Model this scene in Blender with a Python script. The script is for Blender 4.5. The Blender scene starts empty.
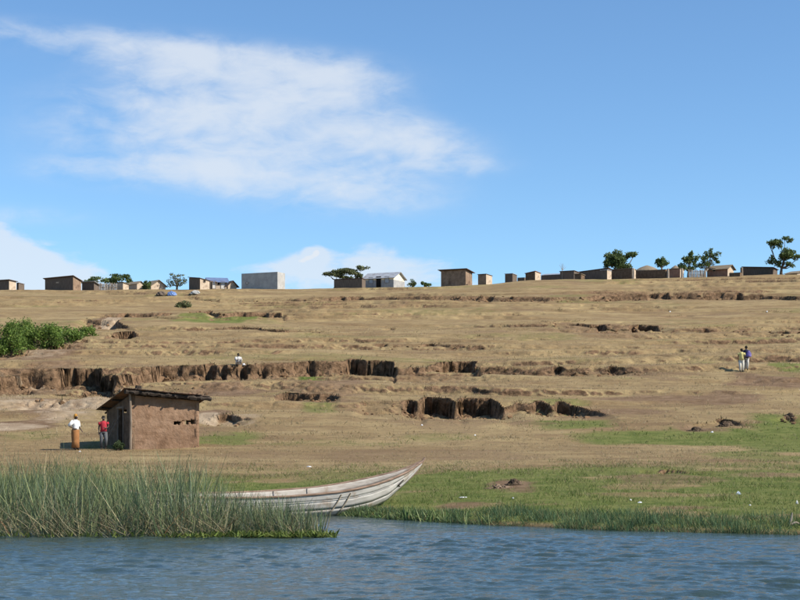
import bpy, bmesh, math, random
import numpy as np
from mathutils import Vector, Matrix

# ------------------------------------------------------------------ camera, sky, sun, exposure
scene = bpy.context.scene
COL = scene.collection
F = 1600.0                    # focal length in pixels of the 800 px wide photograph
CAM_H = 2.0                   # eye height above the lake
HORIZ = 443.0                 # row of the true horizon in the photograph
cam_d = bpy.data.cameras.new('camera')
cam_d.sensor_width = 36.0
cam_d.lens = 36.0 * F / 800.0
cam_d.shift_y = (HORIZ - 300.0) / 800.0
cam_d.clip_start = 0.5
cam_d.clip_end = 9000.0
cam = bpy.data.objects.new('camera', cam_d)
cam.location = (0, 0, CAM_H)
cam.rotation_euler = (math.radians(90), 0, 0)
COL.objects.link(cam)
scene.camera = cam

SUN_EL = math.radians(40)
SUN_AZ = math.radians(107)     # clockwise from +Y (the view direction)
world = bpy.data.worlds.new('World')
scene.world = world
world.use_nodes = True
wt = world.node_tree
wt.nodes.clear()


def N(tree, t, **kw):
    n = tree.nodes.new(t)
    for k, v in kw.items():
        setattr(n, k, v)
    return n


def M(tree, op, a, b=None, c=None, clamp=False):
    n = tree.nodes.new('ShaderNodeMath')
    n.operation = op
    n.use_clamp = clamp
    for i, v in enumerate((a, b, c)):
        if v is None:
            continue
        if isinstance(v, (int, float)):
            n.inputs[i].default_value = v
        else:
            tree.links.new(v, n.inputs[i])
    return n.outputs[0]


def build_sky():
    L = wt.links
    out = N(wt, 'ShaderNodeOutputWorld')
    bg = N(wt, 'ShaderNodeBackground')
    bg.inputs['Strength'].default_value = 0.1
    sky = N(wt, 'ShaderNodeTexSky')
    sky.sky_type = 'NISHITA'
    sky.sun_disc = False
    sky.sun_elevation = SUN_EL
    sky.sun_rotation = SUN_AZ
    sky.altitude = 1500
    sky.air_density = 1.0
    sky.dust_density = 0.0
    sky.ozone_density = 3.0
    tc = N(wt, 'ShaderNodeTexCoord')
    sep = N(wt, 'ShaderNodeSeparateXYZ')
    L.new(tc.outputs['Generated'], sep.inputs[0])
    dx, dy, dz = sep.outputs
    az = M(wt, 'ARCTAN2', dx, dy)
    el = M(wt, 'ARCSINE', dz)
    # stretched noise on the direction sphere: real cloud layers are streaked near the horizon
    comb = N(wt, 'ShaderNodeCombineXYZ')
    L.new(az, comb.inputs[0])
    L.new(M(wt, 'MULTIPLY', el, 2.3), comb.inputs[1])

    def noise(scale, detail, rough, off, dist=0.0):
        mp = N(wt, 'ShaderNodeMapping')
        mp.inputs['Location'].default_value = off
        L.new(comb.outputs[0], mp.inputs['Vector'])
        n = N(wt, 'ShaderNodeTexNoise')
        n.inputs['Scale'].default_value = scale
        n.inputs['Detail'].default_value = detail
        n.inputs['Roughness'].default_value = rough
        n.inputs['Distortion'].default_value = dist
        L.new(mp.outputs[0], n.inputs['Vector'])
        return n.outputs['Fac']

    n1 = noise(14, 7, 0.55, (0.3, 0.7, 0), 0.5)
    n2 = noise(40, 7, 0.58, (1.3, 2.7, 0), 0.5)

    def blob(px, py, rx, ry, amp, tilt=0.0):
        a0 = math.atan((px - 400) / F)
        e0 = math.atan((HORIZ - py) / F)
        ax, ay = rx / F, ry / F
        u = M(wt, 'SUBTRACT', az, a0)
        v = M(wt, 'SUBTRACT', el, e0)
        if tilt:
            v = M(wt, 'MULTIPLY_ADD', u, tilt, v)
        u = M(wt, 'DIVIDE', u, ax)
        v = M(wt, 'DIVIDE', v, ay)
        r2 = M(wt, 'ADD', M(wt, 'MULTIPLY', u, u), M(wt, 'MULTIPLY', v, v))
        return M(wt, 'MULTIPLY', M(wt, 'POWER', 2.718, M(wt, 'MULTIPLY', r2, -1.0)), amp)

    def total(vals):
        t = vals[0]
        for v in vals[1:]:
            t = M(wt, 'ADD', t, v)
        return t

    def ss(x, a, b):
        n = N(wt, 'ShaderNodeMapRange')
        n.interpolation_type = 'SMOOTHSTEP'
        n.inputs['From Min'].default_value = a
        n.inputs['From Max'].default_value = b
        L.new(x, n.inputs['Value'])
        return n.outputs['Result']

    # the broad veil of high cloud
    high = total([blob(110, 50, 200, 15, 0.62, 0.06), blob(240, 72, 130, 26, 0.66, 0.06), blob(300, 120, 140, 34, 0.62, 0.14),
                  blob(170, 120, 130, 26, 0.58, 0.05), blob(220, 165, 165, 24, 0.62, 0.08), blob(320, 192, 110, 24, 0.66, 0.08),
                  blob(405, 140, 66, 18, 0.62, 0.1), blob(465, 166, 42, 9, 0.40), blob(110, 178, 80, 14, 0.55), blob(20, 222, 75, 12, 0.36),
                  blob(345, 85, 45, 22, 0.42)])
    hn = M(wt, 'ADD', M(wt, 'MULTIPLY', M(wt, 'SUBTRACT', n1, 0.5), 1.5), M(wt, 'MULTIPLY', M(wt, 'SUBTRACT', n2, 0.5), 1.0))
    hd = M(wt, 'MULTIPLY', ss(M(wt, 'ADD', high, M(wt, 'MULTIPLY', hn, ss(high, 0.03, 0.5))), 0.02, 1.2), 0.78)
    # cumulus tops beyond the ridge
    low = total([blob(15, 268, 60, 24, 0.95), blob(60, 285, 38, 20, 0.75), blob(-60, 260, 80, 35, 0.9), blob(370, 274, 105, 30, 0.85, 0.02), blob(316, 254, 12, 9, 1.0), blob(250, 268, 45, 8, 0.35),
                 blob(300, 264, 26, 10, 0.45), blob(140, 296, 90, 16, 0.5), blob(470, 290, 60, 14, 0.4)])
    ld = ss(M(wt, 'ADD', low, M(wt, 'MULTIPLY', hn, ss(low, 0.04, 0.4))), 0.33, 0.85)
    ld = M(wt, 'MULTIPLY', ld, 0.72)
    # thin scattered cloud in the rest of the sky
    n3 = noise(3.2, 7, 0.6, (7.1, 3.3, 0), 0.3)
    aside = ss(M(wt, 'ABSOLUTE', az), 0.34, 0.7)
    od = M(wt, 'MULTIPLY', M(wt, 'MULTIPLY', ss(n3, 0.55, 0.75), aside), 0.5)
    puff = total([blob(317, 252, 5, 5, 1.0), blob(309, 258, 9, 5, 0.9), blob(300, 262, 8, 4, 0.6), blob(20, 262, 40, 12, 0.45)])
    pd = M(wt, 'MULTIPLY', ss(M(wt, 'ADD', puff, M(wt, 'MULTIPLY', hn, ss(puff, 0.05, 0.5))), 0.25, 0.9), 0.97)
    dens = M(wt, 'MAXIMUM', M(wt, 'MAXIMUM', M(wt, 'MAXIMUM', hd, ld), od), pd)
    tint = N(wt, 'ShaderNodeMix', data_type='RGBA', blend_type='MULTIPLY')
    tint.inputs['Factor'].default_value = 1.0
    tint.inputs['B'].default_value = SKY_TINT
    L.new(sky.outputs[0], tint.inputs['A'])
    mix = N(wt, 'ShaderNodeMix', data_type='RGBA')
    L.new(dens, mix.inputs['Factor'])
    L.new(tint.outputs['Result'], mix.inputs['A'])
    mix.inputs['B'].default_value = CLOUD
    L.new(mix.outputs['Result'], bg.inputs['Color'])
    L.new(bg.outputs[0], out.inputs[0])


SKY_TINT = (0.82, 1.0, 1.09, 1)
CLOUD = (5.1, 5.45, 5.9, 1)
build_sky()

sun_d = bpy.data.lights.new('sun', 'SUN')
sun_d.energy = 4.8
sun_d.angle = math.radians(0.53)
sun_d.color = (1.0, 0.93, 0.82)
sun = bpy.data.objects.new('sun', sun_d)
sd = Vector((math.sin(SUN_AZ) * math.cos(SUN_EL), math.cos(SUN_AZ) * math.cos(SUN_EL), math.sin(SUN_EL)))
sun.rotation_euler = sd.to_track_quat('Z', 'Y').to_euler()
sun.location = (60, -40, 60)
COL.objects.link(sun)
scene.render.engine = 'CYCLES'
scene.view_settings.view_transform = 'Standard'
scene.view_settings.look = 'None'
scene.view_settings.gamma = 1.0
scene.view_settings.exposure = 0.62
scene.cycles.max_bounces = 6
scene.cycles.transparent_max_bounces = 8

random.seed(11)
rng = np.random.default_rng(11)

# ------------------------------------------------------------------ small maths helpers


def smooth(a, b, x):
    t = np.clip((x - a) / (b - a), 0, 1)
    return t * t * (3 - 2 * t)


_perm = np.random.default_rng(5).permutation(1024)
_ang = np.random.default_rng(6).random(1024) * 2 * np.pi


def pnoise(x, y=0.0, seed=0):
    """2D gradient noise, about -0.7 .. 0.7"""
    x = np.asarray(x, float) + seed * 17.31
    y = np.asarray(y, float) + seed * 9.73 + np.zeros_like(x)
    xi = np.floor(x).astype(int)
    yi = np.floor(y).astype(int)
    xf = x - xi
    yf = y - yi
    u = xf * xf * xf * (xf * (xf * 6 - 15) + 10)
    v = yf * yf * yf * (yf * (yf * 6 - 15) + 10)

    def g(ix, iy, fx, fy):
        h = _ang[_perm[(_perm[ix & 1023] + iy) & 1023]]
        return np.cos(h) * fx + np.sin(h) * fy
    a = g(xi, yi, xf, yf)
    b = g(xi + 1, yi, xf - 1, yf)
    c = g(xi, yi + 1, xf, yf - 1)
    d = g(xi + 1, yi + 1, xf - 1, yf - 1)
    return (a + u * (b - a)) + v * ((c + u * (d - c)) - (a + u * (b - a)))


def fbm(x, y=0.0, oct=4, seed=0, gain=0.5):
    s, a, f = 0.0, 1.0, 1.0
    for i in range(oct):
        s = s + a * pnoise(np.asarray(x) * f, np.asarray(y) * f, seed + i * 3)
        a *= gain
        f *= 2.03
    return s


# ------------------------------------------------------------------ materials
def new_mat(name):
    m = bpy.data.materials.new(name)
    m.use_nodes = True
    t = m.node_tree
    b = t.nodes['Principled BSDF']
    return m, t, b


def tex_noise(t, coord, scale, detail=4, rough=0.55, stretch=None, dist=0.0):
    v = coord
    if stretch:
        mp = N(t, 'ShaderNodeMapping')
        mp.inputs['Scale'].default_value = stretch
        t.links.new(coord, mp.inputs['Vector'])
        v = mp.outputs[0]
    n = N(t, 'ShaderNodeTexNoise')
    n.inputs['Scale'].default_value = scale
    n.inputs['Detail'].default_value = detail
    n.inputs['Roughness'].default_value = rough
    n.inputs['Distortion'].default_value = dist
    t.links.new(v, n.inputs['Vector'])
    return n.outputs['Fac']


def remap(t, x, a, b, c=0.0, d=1.0, interp='SMOOTHSTEP'):
    n = N(t, 'ShaderNodeMapRange')
    n.interpolation_type = interp
    for k, v in (('From Min', a), ('From Max', b), ('To Min', c), ('To Max', d)):
        n.inputs[k].default_value = v
    t.links.new(x, n.inputs['Value'])
    return n.outputs['Result']


def mixc(t, fac, a, b, blend='MIX'):
    n = N(t, 'ShaderNodeMix', data_type='RGBA', blend_type=blend)
    for k, v in (('Factor', fac), ('A', a), ('B', b)):
        s = n.inputs[k]
        if isinstance(v, (int, float)):
            s.default_value = v
        elif isinstance(v, tuple):
            s.default_value = v if len(v) == 4 else v + (1.0,)
        else:
            t.links.new(v, s)
    return n.outputs['Result']


def pmat(name, c1, c2, scale=4.0, rough=0.9, bump=0.0, bscale=None, stretch=None, c3=None, s3=1.5, metallic=0.0, spec=0.3, lo=0.35, hi=0.65, corr=None):
    """two-tone noise material with optional stains (c3), bump and corrugation"""
    m, t, b = new_mat(name)
    tc = N(t, 'ShaderNodeTexCoord').outputs['Object']
    f = remap(t, tex_noise(t, tc, scale, 6, 0.6, stretch), lo, hi)
    col = mixc(t, f, c1, c2)
    if c3:
        f3 = remap(t, tex_noise(t, tc, s3, 5, 0.6), 0.52, 0.68)
        col = mixc(t, f3, col, c3)
    t.links.new(col, b.inputs['Base Color'])
    b.inputs['Roughness'].default_value = rough
    b.inputs['Metallic'].default_value = metallic
    b.inputs['Specular IOR Level'].default_value = spec
    if bump:
        h = tex_noise(t, tc, bscale or scale * 3, 6, 0.65, stretch)
        bn = N(t, 'ShaderNodeBump')
        bn.inputs['Strength'].default_value = 1.0
        bn.inputs['Distance'].default_value = bump
        t.links.new(h, bn.inputs['Height'])
        t.links.new(bn.outputs[0], b.inputs['Normal'])
    return m


def attr_mat(name, rough=0.7, trans=0.0, spec=0.25):
    """colour from the mesh attribute 'tone' (per leaf or blade)"""
    m, t, b = new_mat(name)
    a = N(t, 'ShaderNodeAttribute')
    a.attribute_name = 'tone'
    t.links.new(a.outputs['Color'], b.inputs['Base Color'])
    b.inputs['Roughness'].default_value = rough
    b.inputs['Specular IOR Level'].default_value = spec
    if trans:
        tr = N(t, 'ShaderNodeBsdfTranslucent')
        t.links.new(a.outputs['Color'], tr.inputs['Color'])
        mx = N(t, 'ShaderNodeMixShader')
        mx.inputs[0].default_value = trans
        t.links.new(b.outputs[0], mx.inputs[1])
        t.links.new(tr.outputs[0], mx.inputs[2])
        t.links.new(mx.outputs[0], t.nodes['Material Output'].inputs['Surface'])
    return m


# ------------------------------------------------------------------ object helpers
def np_mesh(name, verts, faces, tone=None, smooth_shade=False):
    """verts (n,3); faces (m,3) or (m,4) arrays; tone per-vertex rgb"""
    me = bpy.data.meshes.new(name)
    k = faces.shape[1]
    me.vertices.add(len(verts))
    me.vertices.foreach_set('co', np.ascontiguousarray(verts, np.float32).ravel())
    me.loops.add(faces.size)
    me.loops.foreach_set('vertex_index', np.ascontiguousarray(faces, np.int32).ravel())
    me.polygons.add(len(faces))
    me.polygons.foreach_set('loop_start', np.arange(0, faces.size, k, dtype=np.int32))
    me.polygons.foreach_set('loop_total', np.full(len(faces), k, np.int32))
    me.polygons.foreach_set('use_smooth', np.full(len(faces), smooth_shade, bool))
    if tone is not None:
        a = me.attributes.new('tone', 'FLOAT_COLOR', 'POINT')
        t4 = np.ones((len(verts), 4), np.float32)
        t4[:, :3] = tone
        a.data.foreach_set('color', t4.ravel())
    me.update(calc_edges=True)
    return me


def link(name, me, mat=None, parent=None, loc=None, rot=None):
    o = bpy.data.objects.new(name, me)
    if mat is not None and me is not None and not me.materials:
        me.materials.append(mat)
    if parent is not None:
        o.parent = parent
    if loc is not None:
        o.location = loc
    if rot is not None:
        o.rotation_euler = rot
    COL.objects.link(o)
    return o


def tag(o, label=None, cat=None, group=None, kind=None):
    if label:
        o['label'] = label
    if cat:
        o['category'] = cat
    if group:
        o['group'] = group
    if kind:
        o['kind'] = kind
    return o


def thing(name, label, cat, loc, rz=0.0, group=None):
    o = bpy.data.objects.new(name, None)
    o.empty_display_size = 0.2
    o.location = loc
    o.rotation_euler = (0, 0, rz)
    COL.objects.link(o)
    return tag(o, label, cat, group)


class MB:
    """collects simple shapes into one mesh"""

    def __init__(self):
        self.v, self.f = [], []

    def add(self, vs, fs):
        n = len(self.v)
        self.v += [tuple(p) for p in vs]
        self.f += [tuple(i + n for i in f) for f in fs]
        return self

    def box(self, x0, y0, z0, x1, y1, z1):
        vs = [(x, y, z) for z in (z0, z1) for y in (y0, y1) for x in (x0, x1)]
        return self.add(vs, [(0, 2, 3, 1), (4, 5, 7, 6), (0, 1, 5, 4), (2, 6, 7, 3), (0, 4, 6, 2), (1, 3, 7, 5)])

    def prism(self, poly, d):
        """poly: 3D points of one face; d: extrusion vector"""
        n = len(poly)
        d = Vector(d)
        vs = [Vector(p) for p in poly] + [Vector(p) + d for p in poly]
        fs = [tuple(range(n)), tuple(reversed(range(n, 2 * n)))]
        fs += [(i, i + n, (i + 1) % n + n, (i + 1) % n) for i in range(n)]
        return self.add(vs, fs)

    def tube(self, pts, radii, seg=7, squash=1.0, cap=True):
        pts = [Vector(p) for p in pts]
        if isinstance(radii, (int, float)):
            radii = [radii] * len(pts)
        vs, fs = [], []
        for i, p in enumerate(pts):
            d = (pts[min(i + 1, len(pts) - 1)] - pts[max(i - 1, 0)]).normalized()
            up = Vector((0, 0, 1)) if abs(d.z) < 0.9 else Vector((0, 1, 0))
            a = d.cross(up).normalized()
            b = a.cross(d).normalized()
            for k in range(seg):
                t = 2 * math.pi * k / seg
                vs.append(p + a * math.cos(t) * radii[i] + b * math.sin(t) * radii[i] * squash)
        for i in range(len(pts) - 1):
            for k in range(seg):
                k2 = (k + 1) % seg
                fs.append((i * seg + k, i * seg + k2, (i + 1) * seg + k2, (i + 1) * seg + k))
        if cap:
            fs.append(tuple(reversed(range(seg))))
            fs.append(tuple((len(pts) - 1) * seg + k for k in range(seg)))
        return self.add(vs, fs)

    def rings(self, rs, seg=14, cap=True):
        """rs: list of (cx, cy, z, rx, ry): stacked ellipses"""
        vs, fs = [], []
        for (cx, cy, z, rx, ry) in rs:
            for k in range(seg):
                t = 2 * math.pi * k / seg
                vs.append((cx + rx * math.cos(t), cy + ry * math.sin(t), z))
        for i in range(len(rs) - 1):
            for k in range(seg):
                k2 = (k + 1) % seg
                fs.append((i * seg + k, i * seg + k2, (i + 1) * seg + k2, (i + 1) * seg + k))
        if cap:
            fs.append(tuple(reversed(range(seg))))
            fs.append(tuple((len(rs) - 1) * seg + k for k in range(seg)))
        return self.add(vs, fs)

    def mesh(self, name, smooth_shade=False):
        me = bpy.data.meshes.new(name)
        me.from_pydata(self.v, [], self.f)
        bm = bmesh.new()
        bm.from_mesh(me)
        bmesh.ops.recalc_face_normals(bm, faces=bm.faces)
        bm.to_mesh(me)
        bm.free()
        if smooth_shade:
            me.polygons.foreach_set('use_smooth', [True] * len(me.polygons))
        me.update()
        return me

    def build(self, name, mat, parent=None, loc=None, rot=None, smooth_shade=False):
        return link(name, self.mesh(name, smooth_shade), mat, parent, loc, rot)

# ------------------------------------------------------------------ the hillside: height function
_sx = np.array([-400, -40, -12, -6, -3.6, -2.2, 0, 2.2, 4.6, 8.7, 15, 40, 400.0])
_sy = np.array([46, 43.5, 43.5, 44.5, 45.6, 45.0, 41.9, 39.0, 36.9, 34.9, 33.5, 33, 30.0])


def shore(x):
    return np.interp(x, _sx, _sy) + 0.28 * fbm(np.asarray(x) * 0.55, 3.1, 4, 40)


_ky = np.array([0, 60, 73, 84, 105, 111, 142, 216, 249, 262, 300, 600, 4000.0])
_kz = np.array([0, 1.0, 1.75, 3.2, 6.15, 6.95, 11.15, 21.3, 25.8, 26.5, 26.9, 22.0, 10.0])
_ty = np.arange(0, 400, 0.5)
_tz = np.interp(_ty, _ky, _kz)
_tz = np.convolve(np.pad(_tz, 12, mode='edge'), np.ones(25) / 25, 'same')[12:-12]
_cx = np.array([-300, -62, -16, -8, 0, 8, 14, 20, 26, 40, 62, 300.0])
_cz = np.array([-0.2, 0.0, 0.1, 0.45, 0.6, 0.9, 1.1, 1.65, 1.8, 1.95, 2.45, 2.6])


def base_h(x, y):
    ys = shore(x)
    d = y - ys
    z_hill = np.where(y < 390, np.interp(y, _ty, _tz), np.interp(y, _ky, _kz))
    z_bank = 1.75 * np.clip(d / (73 - ys), 0, 1) ** 1.05 + 0.10 * smooth(0, 0.5, d)
    z = np.where(y < 73, z_bank, z_hill)
    k = smooth(68, 78, y)
    z = z_bank * (1 - k) + z_hill * k
    z = np.where(d < 0, np.maximum(0.11 * d, -2.5), z)
    az = x / np.maximum(y, 1)
    z = z + np.interp(az * 250, _cx, _cz) * smooth(170, 250, y)
    up = smooth(0.3, 3.0, d)
    far = smooth(72, 95, y)
    # broad swells, small hummocks
    z = z + up * (0.45 * far * fbm(x * 0.035, y * 0.05, 3, 1) + (0.03 + 0.02 * far) * fbm(x * 0.3, y * 0.42, 4, 2) + 0.012 * fbm(x * 1.7, y * 1.7, 2, 3))
    # terracettes trodden along the contour
    hillw = far * (1 - smooth(243, 252, y)) * smooth(-0.2, 0.3, pnoise(x * 0.035, y * 0.06, 9) + 0.10)
    st = 0.95
    ph = z / st + 1.1 * pnoise(x * 0.03, y * 0.05, 12) + 0.22 * pnoise(x * 0.16, y * 0.2, 13) + 0.09 * pnoise(x * 0.8, y * 0.8, 14) + 0.04 * pnoise(x * 2.6, y * 2.6, 15)
    fr = ph - np.floor(ph)
    z = z + hillw * st * (0.54 + 0.36 * pnoise(x * 0.06, y * 0.1, 17)) * (smooth(0.42, 0.60, fr) - fr)
    return z


SCARPS = []          # dicts sampled along x


def h_scarps(x, y, scs, extra=False):
    z = base_h(x, y)
    soil = np.zeros_like(z)
    under = np.zeros_like(z)
    for s in scs:
        m = (x > s['x'][0]) & (x < s['x'][-1]) & (y > s['ylo']) & (y < s['yhi'])
        if not m.any():
            continue
        xx, yy = x[m], y[m]
        h = np.interp(xx, s['x'], s['h'])
        ys = np.interp(xx, s['x'], s['y'])
        wob = s['wob'] * (0.9 * pnoise(xx * 0.33, 0, s['seed']) + 0.34 * pnoise(xx * 0.8, yy * 0.15, s['seed'] + 1) + 0.07 * pnoise(xx * 2.9, yy * 0.4, s['seed'] + 2))
        ys = ys + wob
        U = 0.12 * h
        for (a0, a1, dep, un) in s['alc']:
            e = 0.30
            xr = xx + 0.40 * fbm(xx * 0.7 + 3.0, 7.0, 2, s['seed'] + 21)
            k = smooth(a0 - e, a0 + e, xr) * (1 - smooth(a1 - e, a1 + e, xr))
            ys = ys + dep * k * (1 + 0.35 * pnoise(xx * 0.7, 4.0, 8))
            h = h + k * dep * 0.13
            U = np.maximum(U, 0.6 * un * k)
        d = ys - yy
        al_k = np.zeros_like(xx)
        for (a0, a1, dep, un) in s['alc']:
            al_k = np.maximum(al_k, smooth(a0 - 0.3, a0 + 0.3, xx) * (1 - smooth(a1 - 0.3, a1 + 0.3, xx)))
        # the edge is broken: lower, slumped stretches between fresh faces
        slump = smooth(-0.30, 0.30, pnoise(xx * 0.28, 2.0, s['seed'] + 11) + 0.5 * pnoise(xx * 0.9, 2.0, s['seed'] + 12)) * (1 - al_k)
        slump = slump * s['broken']
        h = h * (1 + 0.3 * s['broken'] * (1 - al_k) * pnoise(xx * 0.6, 5.0, s['seed'] + 13))
        fw = s['fw'] * (1 + 1.5 * slump) * (1 - 0.75 * al_k) + 0.12 * al_k
        steep_part = np.where(al_k > 0.5, 0.95, 0.66 - 0.26 * slump)
        tal = fw + h * (1.3 + 1.1 * slump)
        face = steep_part * smooth(0.0, 1.0, d / fw) + (1 - steep_part) * np.clip((d - fw * 0.5) / tal, 0, 1)
        L = s['L']
        rec = np.clip(1 - d / L, 0, 1) ** 1.4
        z[m] -= h * face * rec
        rub = smooth(0.0, fw, d) * np.exp(-np.clip(d, 0, 99) / (0.4 + 1.6 * h)) * np.clip(h, 0, 1.2)
        z[m] += rub * (0.42 * fbm(xx * 1.3, yy * 1.3, 4, s['seed'] + 7, 0.6))
        if extra:
            hh = np.clip(h / 0.5, 0, 1)
            sl = hh * smooth(-0.25, 0.05, d) * np.exp(-np.clip(d, 0, 99) / (1.0 + 2.2 * h)) * s['bare']
            soil[m] = np.maximum(soil[m], sl)
            under[m] = np.maximum(under[m], np.where(d > fw * 0.5, U * np.exp(-np.clip(d - fw, -1, 99) / 1.1), 0) * np.clip(h / 0.4, 0, 1))
    if extra:
        return z, soil, under
    return z


def hit(px, py, scs=None):
    """ground point seen at a photo pixel (first crossing of the sight line)"""
    scs = SCARPS if scs is None else scs
    y = np.arange(33.0, 262.0, 0.3)
    x = (px - 400.0) / F * y
    zr = CAM_H + (HORIZ - py) / F * y
    z = h_scarps(x, y, scs)
    i = np.argmax(z >= zr)
    if not (z >= zr).any():
        i = len(y) - 1
    elif i > 0:
        y = np.linspace(y[i - 1], y[i], 12)
        x = (px - 400.0) / F * y
        zr = CAM_H + (HORIZ - py) / F * y
        z = h_scarps(x, y, scs)
        i = int(np.argmax(z >= zr))
    return float(x[i]), float(y[i]), float(z[i])


def ground(x, y):
    return float(h_scarps(np.array([float(x)]), np.array([float(y)]), SCARPS)[0])


def add_scarp(pts, alc=(), fw=0.16, wob=0.45, bare=1.0, Lf=11.0, seed=None, minor=False, broken=1.0):
    xs, ys, hs = [], [], []
    dens = []
    for i in range(len(pts) - 1):
        for t in np.linspace(0, 1, 1 if minor else 4, endpoint=False):
            dens.append(tuple(np.array(pts[i]) * (1 - t) + np.array(pts[i + 1]) * t))
    dens.append(pts[-1])
    yg = np.arange(40.0, 255.0, 0.3)
    P = np.array(dens)
    Yg = np.repeat(yg[None, :], len(P), 0)
    Xg = (P[:, 0:1] - 400.0) / F * Yg
    Zg = h_scarps(Xg.ravel(), Yg.ravel(), SCARPS if not minor else []).reshape(Yg.shape)
    g = Zg >= CAM_H + (HORIZ - P[:, 1:2]) / F * Yg
    ii = g.argmax(1)
    xs = [Xg[k, i] for k, i in enumerate(ii)]
    ys = [yg[i] for i in ii]
    hs = [P[k, 2] * yg[i] / F for k, i in enumerate(ii)]
    o = np.argsort(xs)
    xs, ys, hs = np.array(xs)[o], np.array(ys)[o], np.array(hs)[o]
    al = []
    for (p0, p1, dep, un) in alc:
        D = float(np.interp((p0 + p1) / 2, [p[0] for p in dens], ys))
        al.append(((p0 - 400) / F * D, (p1 - 400) / F * D, dep, un))
    L = max(2.5, Lf * hs.max())
    SCARPS.append(dict(x=xs, y=ys, h=hs, alc=al, fw=fw, wob=wob, bare=bare, L=L, broken=broken, ylo=ys.min() - L - 2, yhi=ys.max() + 6,
                       seed=seed if seed is not None else 20 + len(SCARPS) * 3))


# far to near: (photo column, row of the top edge, height in photo pixels)
add_scarp([(150, 297, 0), (200, 299, 2), (260, 300, 2), (330, 298, 3), (370, 298, 4), (420, 297, 3), (470, 296, 5), (520, 297, 6), (580, 297, 6),
           (640, 295, 6), (700, 295, 6), (760, 296, 8), (810, 296, 6), (880, 296, 3)],
          [(332, 345, 1.0, 0.3), (350, 362, 0.8, 0.3), (486, 491, 0.8, 0.2), (648, 668, 1.2, 0.4), (736, 742, 1, 0.3)], wob=1.3, fw=0.45, broken=0.6)
add_scarp([(95, 317, 0), (110, 314, 7), (160, 313, 8), (200, 312, 8), (240, 313, 7), (270, 314, 7), (292, 316, 3), (310, 318, 0)],
          [(121, 127, 1.2, 0.4), (204, 213, 1.6, 0.5), (236, 266, 1.6, 0.5), (272, 280, 1.0, 0.3)], wob=0.8, fw=0.7)
add_scarp([(545, 324, 0), (560, 323, 6), (590, 324, 11), (605, 325, 10), (640, 325, 9), (655, 326, 8), (670, 328, 0)],
          [(589, 603, 2.4, 0.9), (641, 655, 2.4, 0.9), (630, 635, 1.0, 0.3)], wob=0.8, fw=0.8)
add_scarp([(685, 331, 0), (705, 330, 5), (760, 332, 5), (800, 331, 5), (850, 331, 0)], [(703, 707, 0.6, 0.3), (779, 789, 0.8, 0.3)], wob=0.8, fw=0.7)
add_scarp([(85, 318, 0), (92, 320, 8), (118, 321, 11), (124, 326, 0)], wob=0.5)
add_scarp([(108, 325, 0), (113, 325, 6), (126, 325, 6), (131, 328, 0)], [(114, 119, 1.2, 0.5)], wob=0.3)
add_scarp([(185, 329, 0), (200, 329, 5), (260, 329, 5), (320, 331, 3), (340, 332, 0)], [(195, 203, 0.7, 0.3), (228, 262, 0.7, 0.3)], wob=0.8)
add_scarp([(111, 334, 0), (115, 334, 9), (134, 333, 9), (141, 336, 0)], [(117, 133, 1.5, 0.7)], wob=0.3)
add_scarp([(330, 345, 0), (400, 344, 4), (440, 344, 5), (480, 346, 4), (500, 347, 0)], [(376, 386, 0.6, 0.3), (424, 434, 0.6, 0.3)], wob=0.8)
add_scarp([(-20, 356, 0), (20, 352, 5), (50, 348, 9), (75, 343, 8), (90, 340, 0)], [(52, 58, 0.6, 0.2)], wob=0.5)
_r = random.Random(4)
for _i in range(110):
    _px, _py, _l, _h = _r.uniform(-60, 860), 303 + 66 * _r.random(), _r.uniform(6, 44), _r.uniform(1.0, 3.0)
    if _px < 130 and _py < 360:
        continue
    add_scarp([(_px - _l, _py + _r.uniform(-1, 1), 0), (_px - _l * 0.6, _py + _r.uniform(-1, 1), _h * _r.uniform(.3, 1)), (_px, _py, _h), (_px + _l * 0.6, _py + _r.uniform(-1, 1), _h * _r.uniform(.3, 1)), (_px + _l, _py, 0)], wob=1.0, bare=0.6, minor=True)
add_scarp([(470, 371, 0), (480, 370, 4), (560, 370, 7), (600, 370, 7), (635, 369, 5), (650, 370, 0)], [(555, 561, 0.6, 0.3), (610, 618, 0.5, 0.2)], wob=0.8, fw=0.35)
add_scarp([(-80, 377, 16), (0, 377, 17), (30, 375, 18), (57, 373, 20), (118, 376, 18), (125, 374, 14), (160, 366, 20), (230, 365, 21), (300, 362, 19), (345, 361, 17), (392, 364, 15),
           (397, 370, 4), (420, 368, 5), (440, 364, 9), (472, 363, 12), (478, 366, 0)],
          [(58, 119, 2.0, 0.9), (206, 213, 0.6, 0.3), (222, 227, 0.5, 0.2), (240, 247, 0.7, 0.3), (262, 265, 0.5, 0.2), (310, 316, 0.5, 0.2), (346, 392, 1.5, 0.9), (441, 472, 1.6, 0.8), (412, 418, 0.6, 0.2)],
          fw=0.26, wob=0.75, Lf=12, broken=0.35)
add_scarp([(-60, 390, 6), (0, 389, 8), (28, 390, 8), (44, 392, 0)], fw=0.4, wob=0.6)
add_scarp([(62, 396, 0), (72, 393, 8), (100, 392, 10), (128, 391, 9), (140, 392, 0)], [(108, 116, 0.8, 0.2)], fw=0.4, wob=0.6)
add_scarp([(150, 389, 0), (165, 388, 6), (205, 388, 7), (222, 390, 0)], fw=0.5, wob=0.7)
add_scarp([(20, 402, 0), (35, 400, 7), (65, 400, 8), (75, 404, 0)], [(57, 66, 0.8, 0.3)], fw=0.5, wob=0.6)
add_scarp([(275, 396, 0), (283, 393, 10), (330, 394, 10), (340, 396, 3), (390, 400, 0)], [(284, 300, 0.6, 0.2), (313, 318, 0.5, 0.2)], wob=0.4, broken=0.3)
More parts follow.
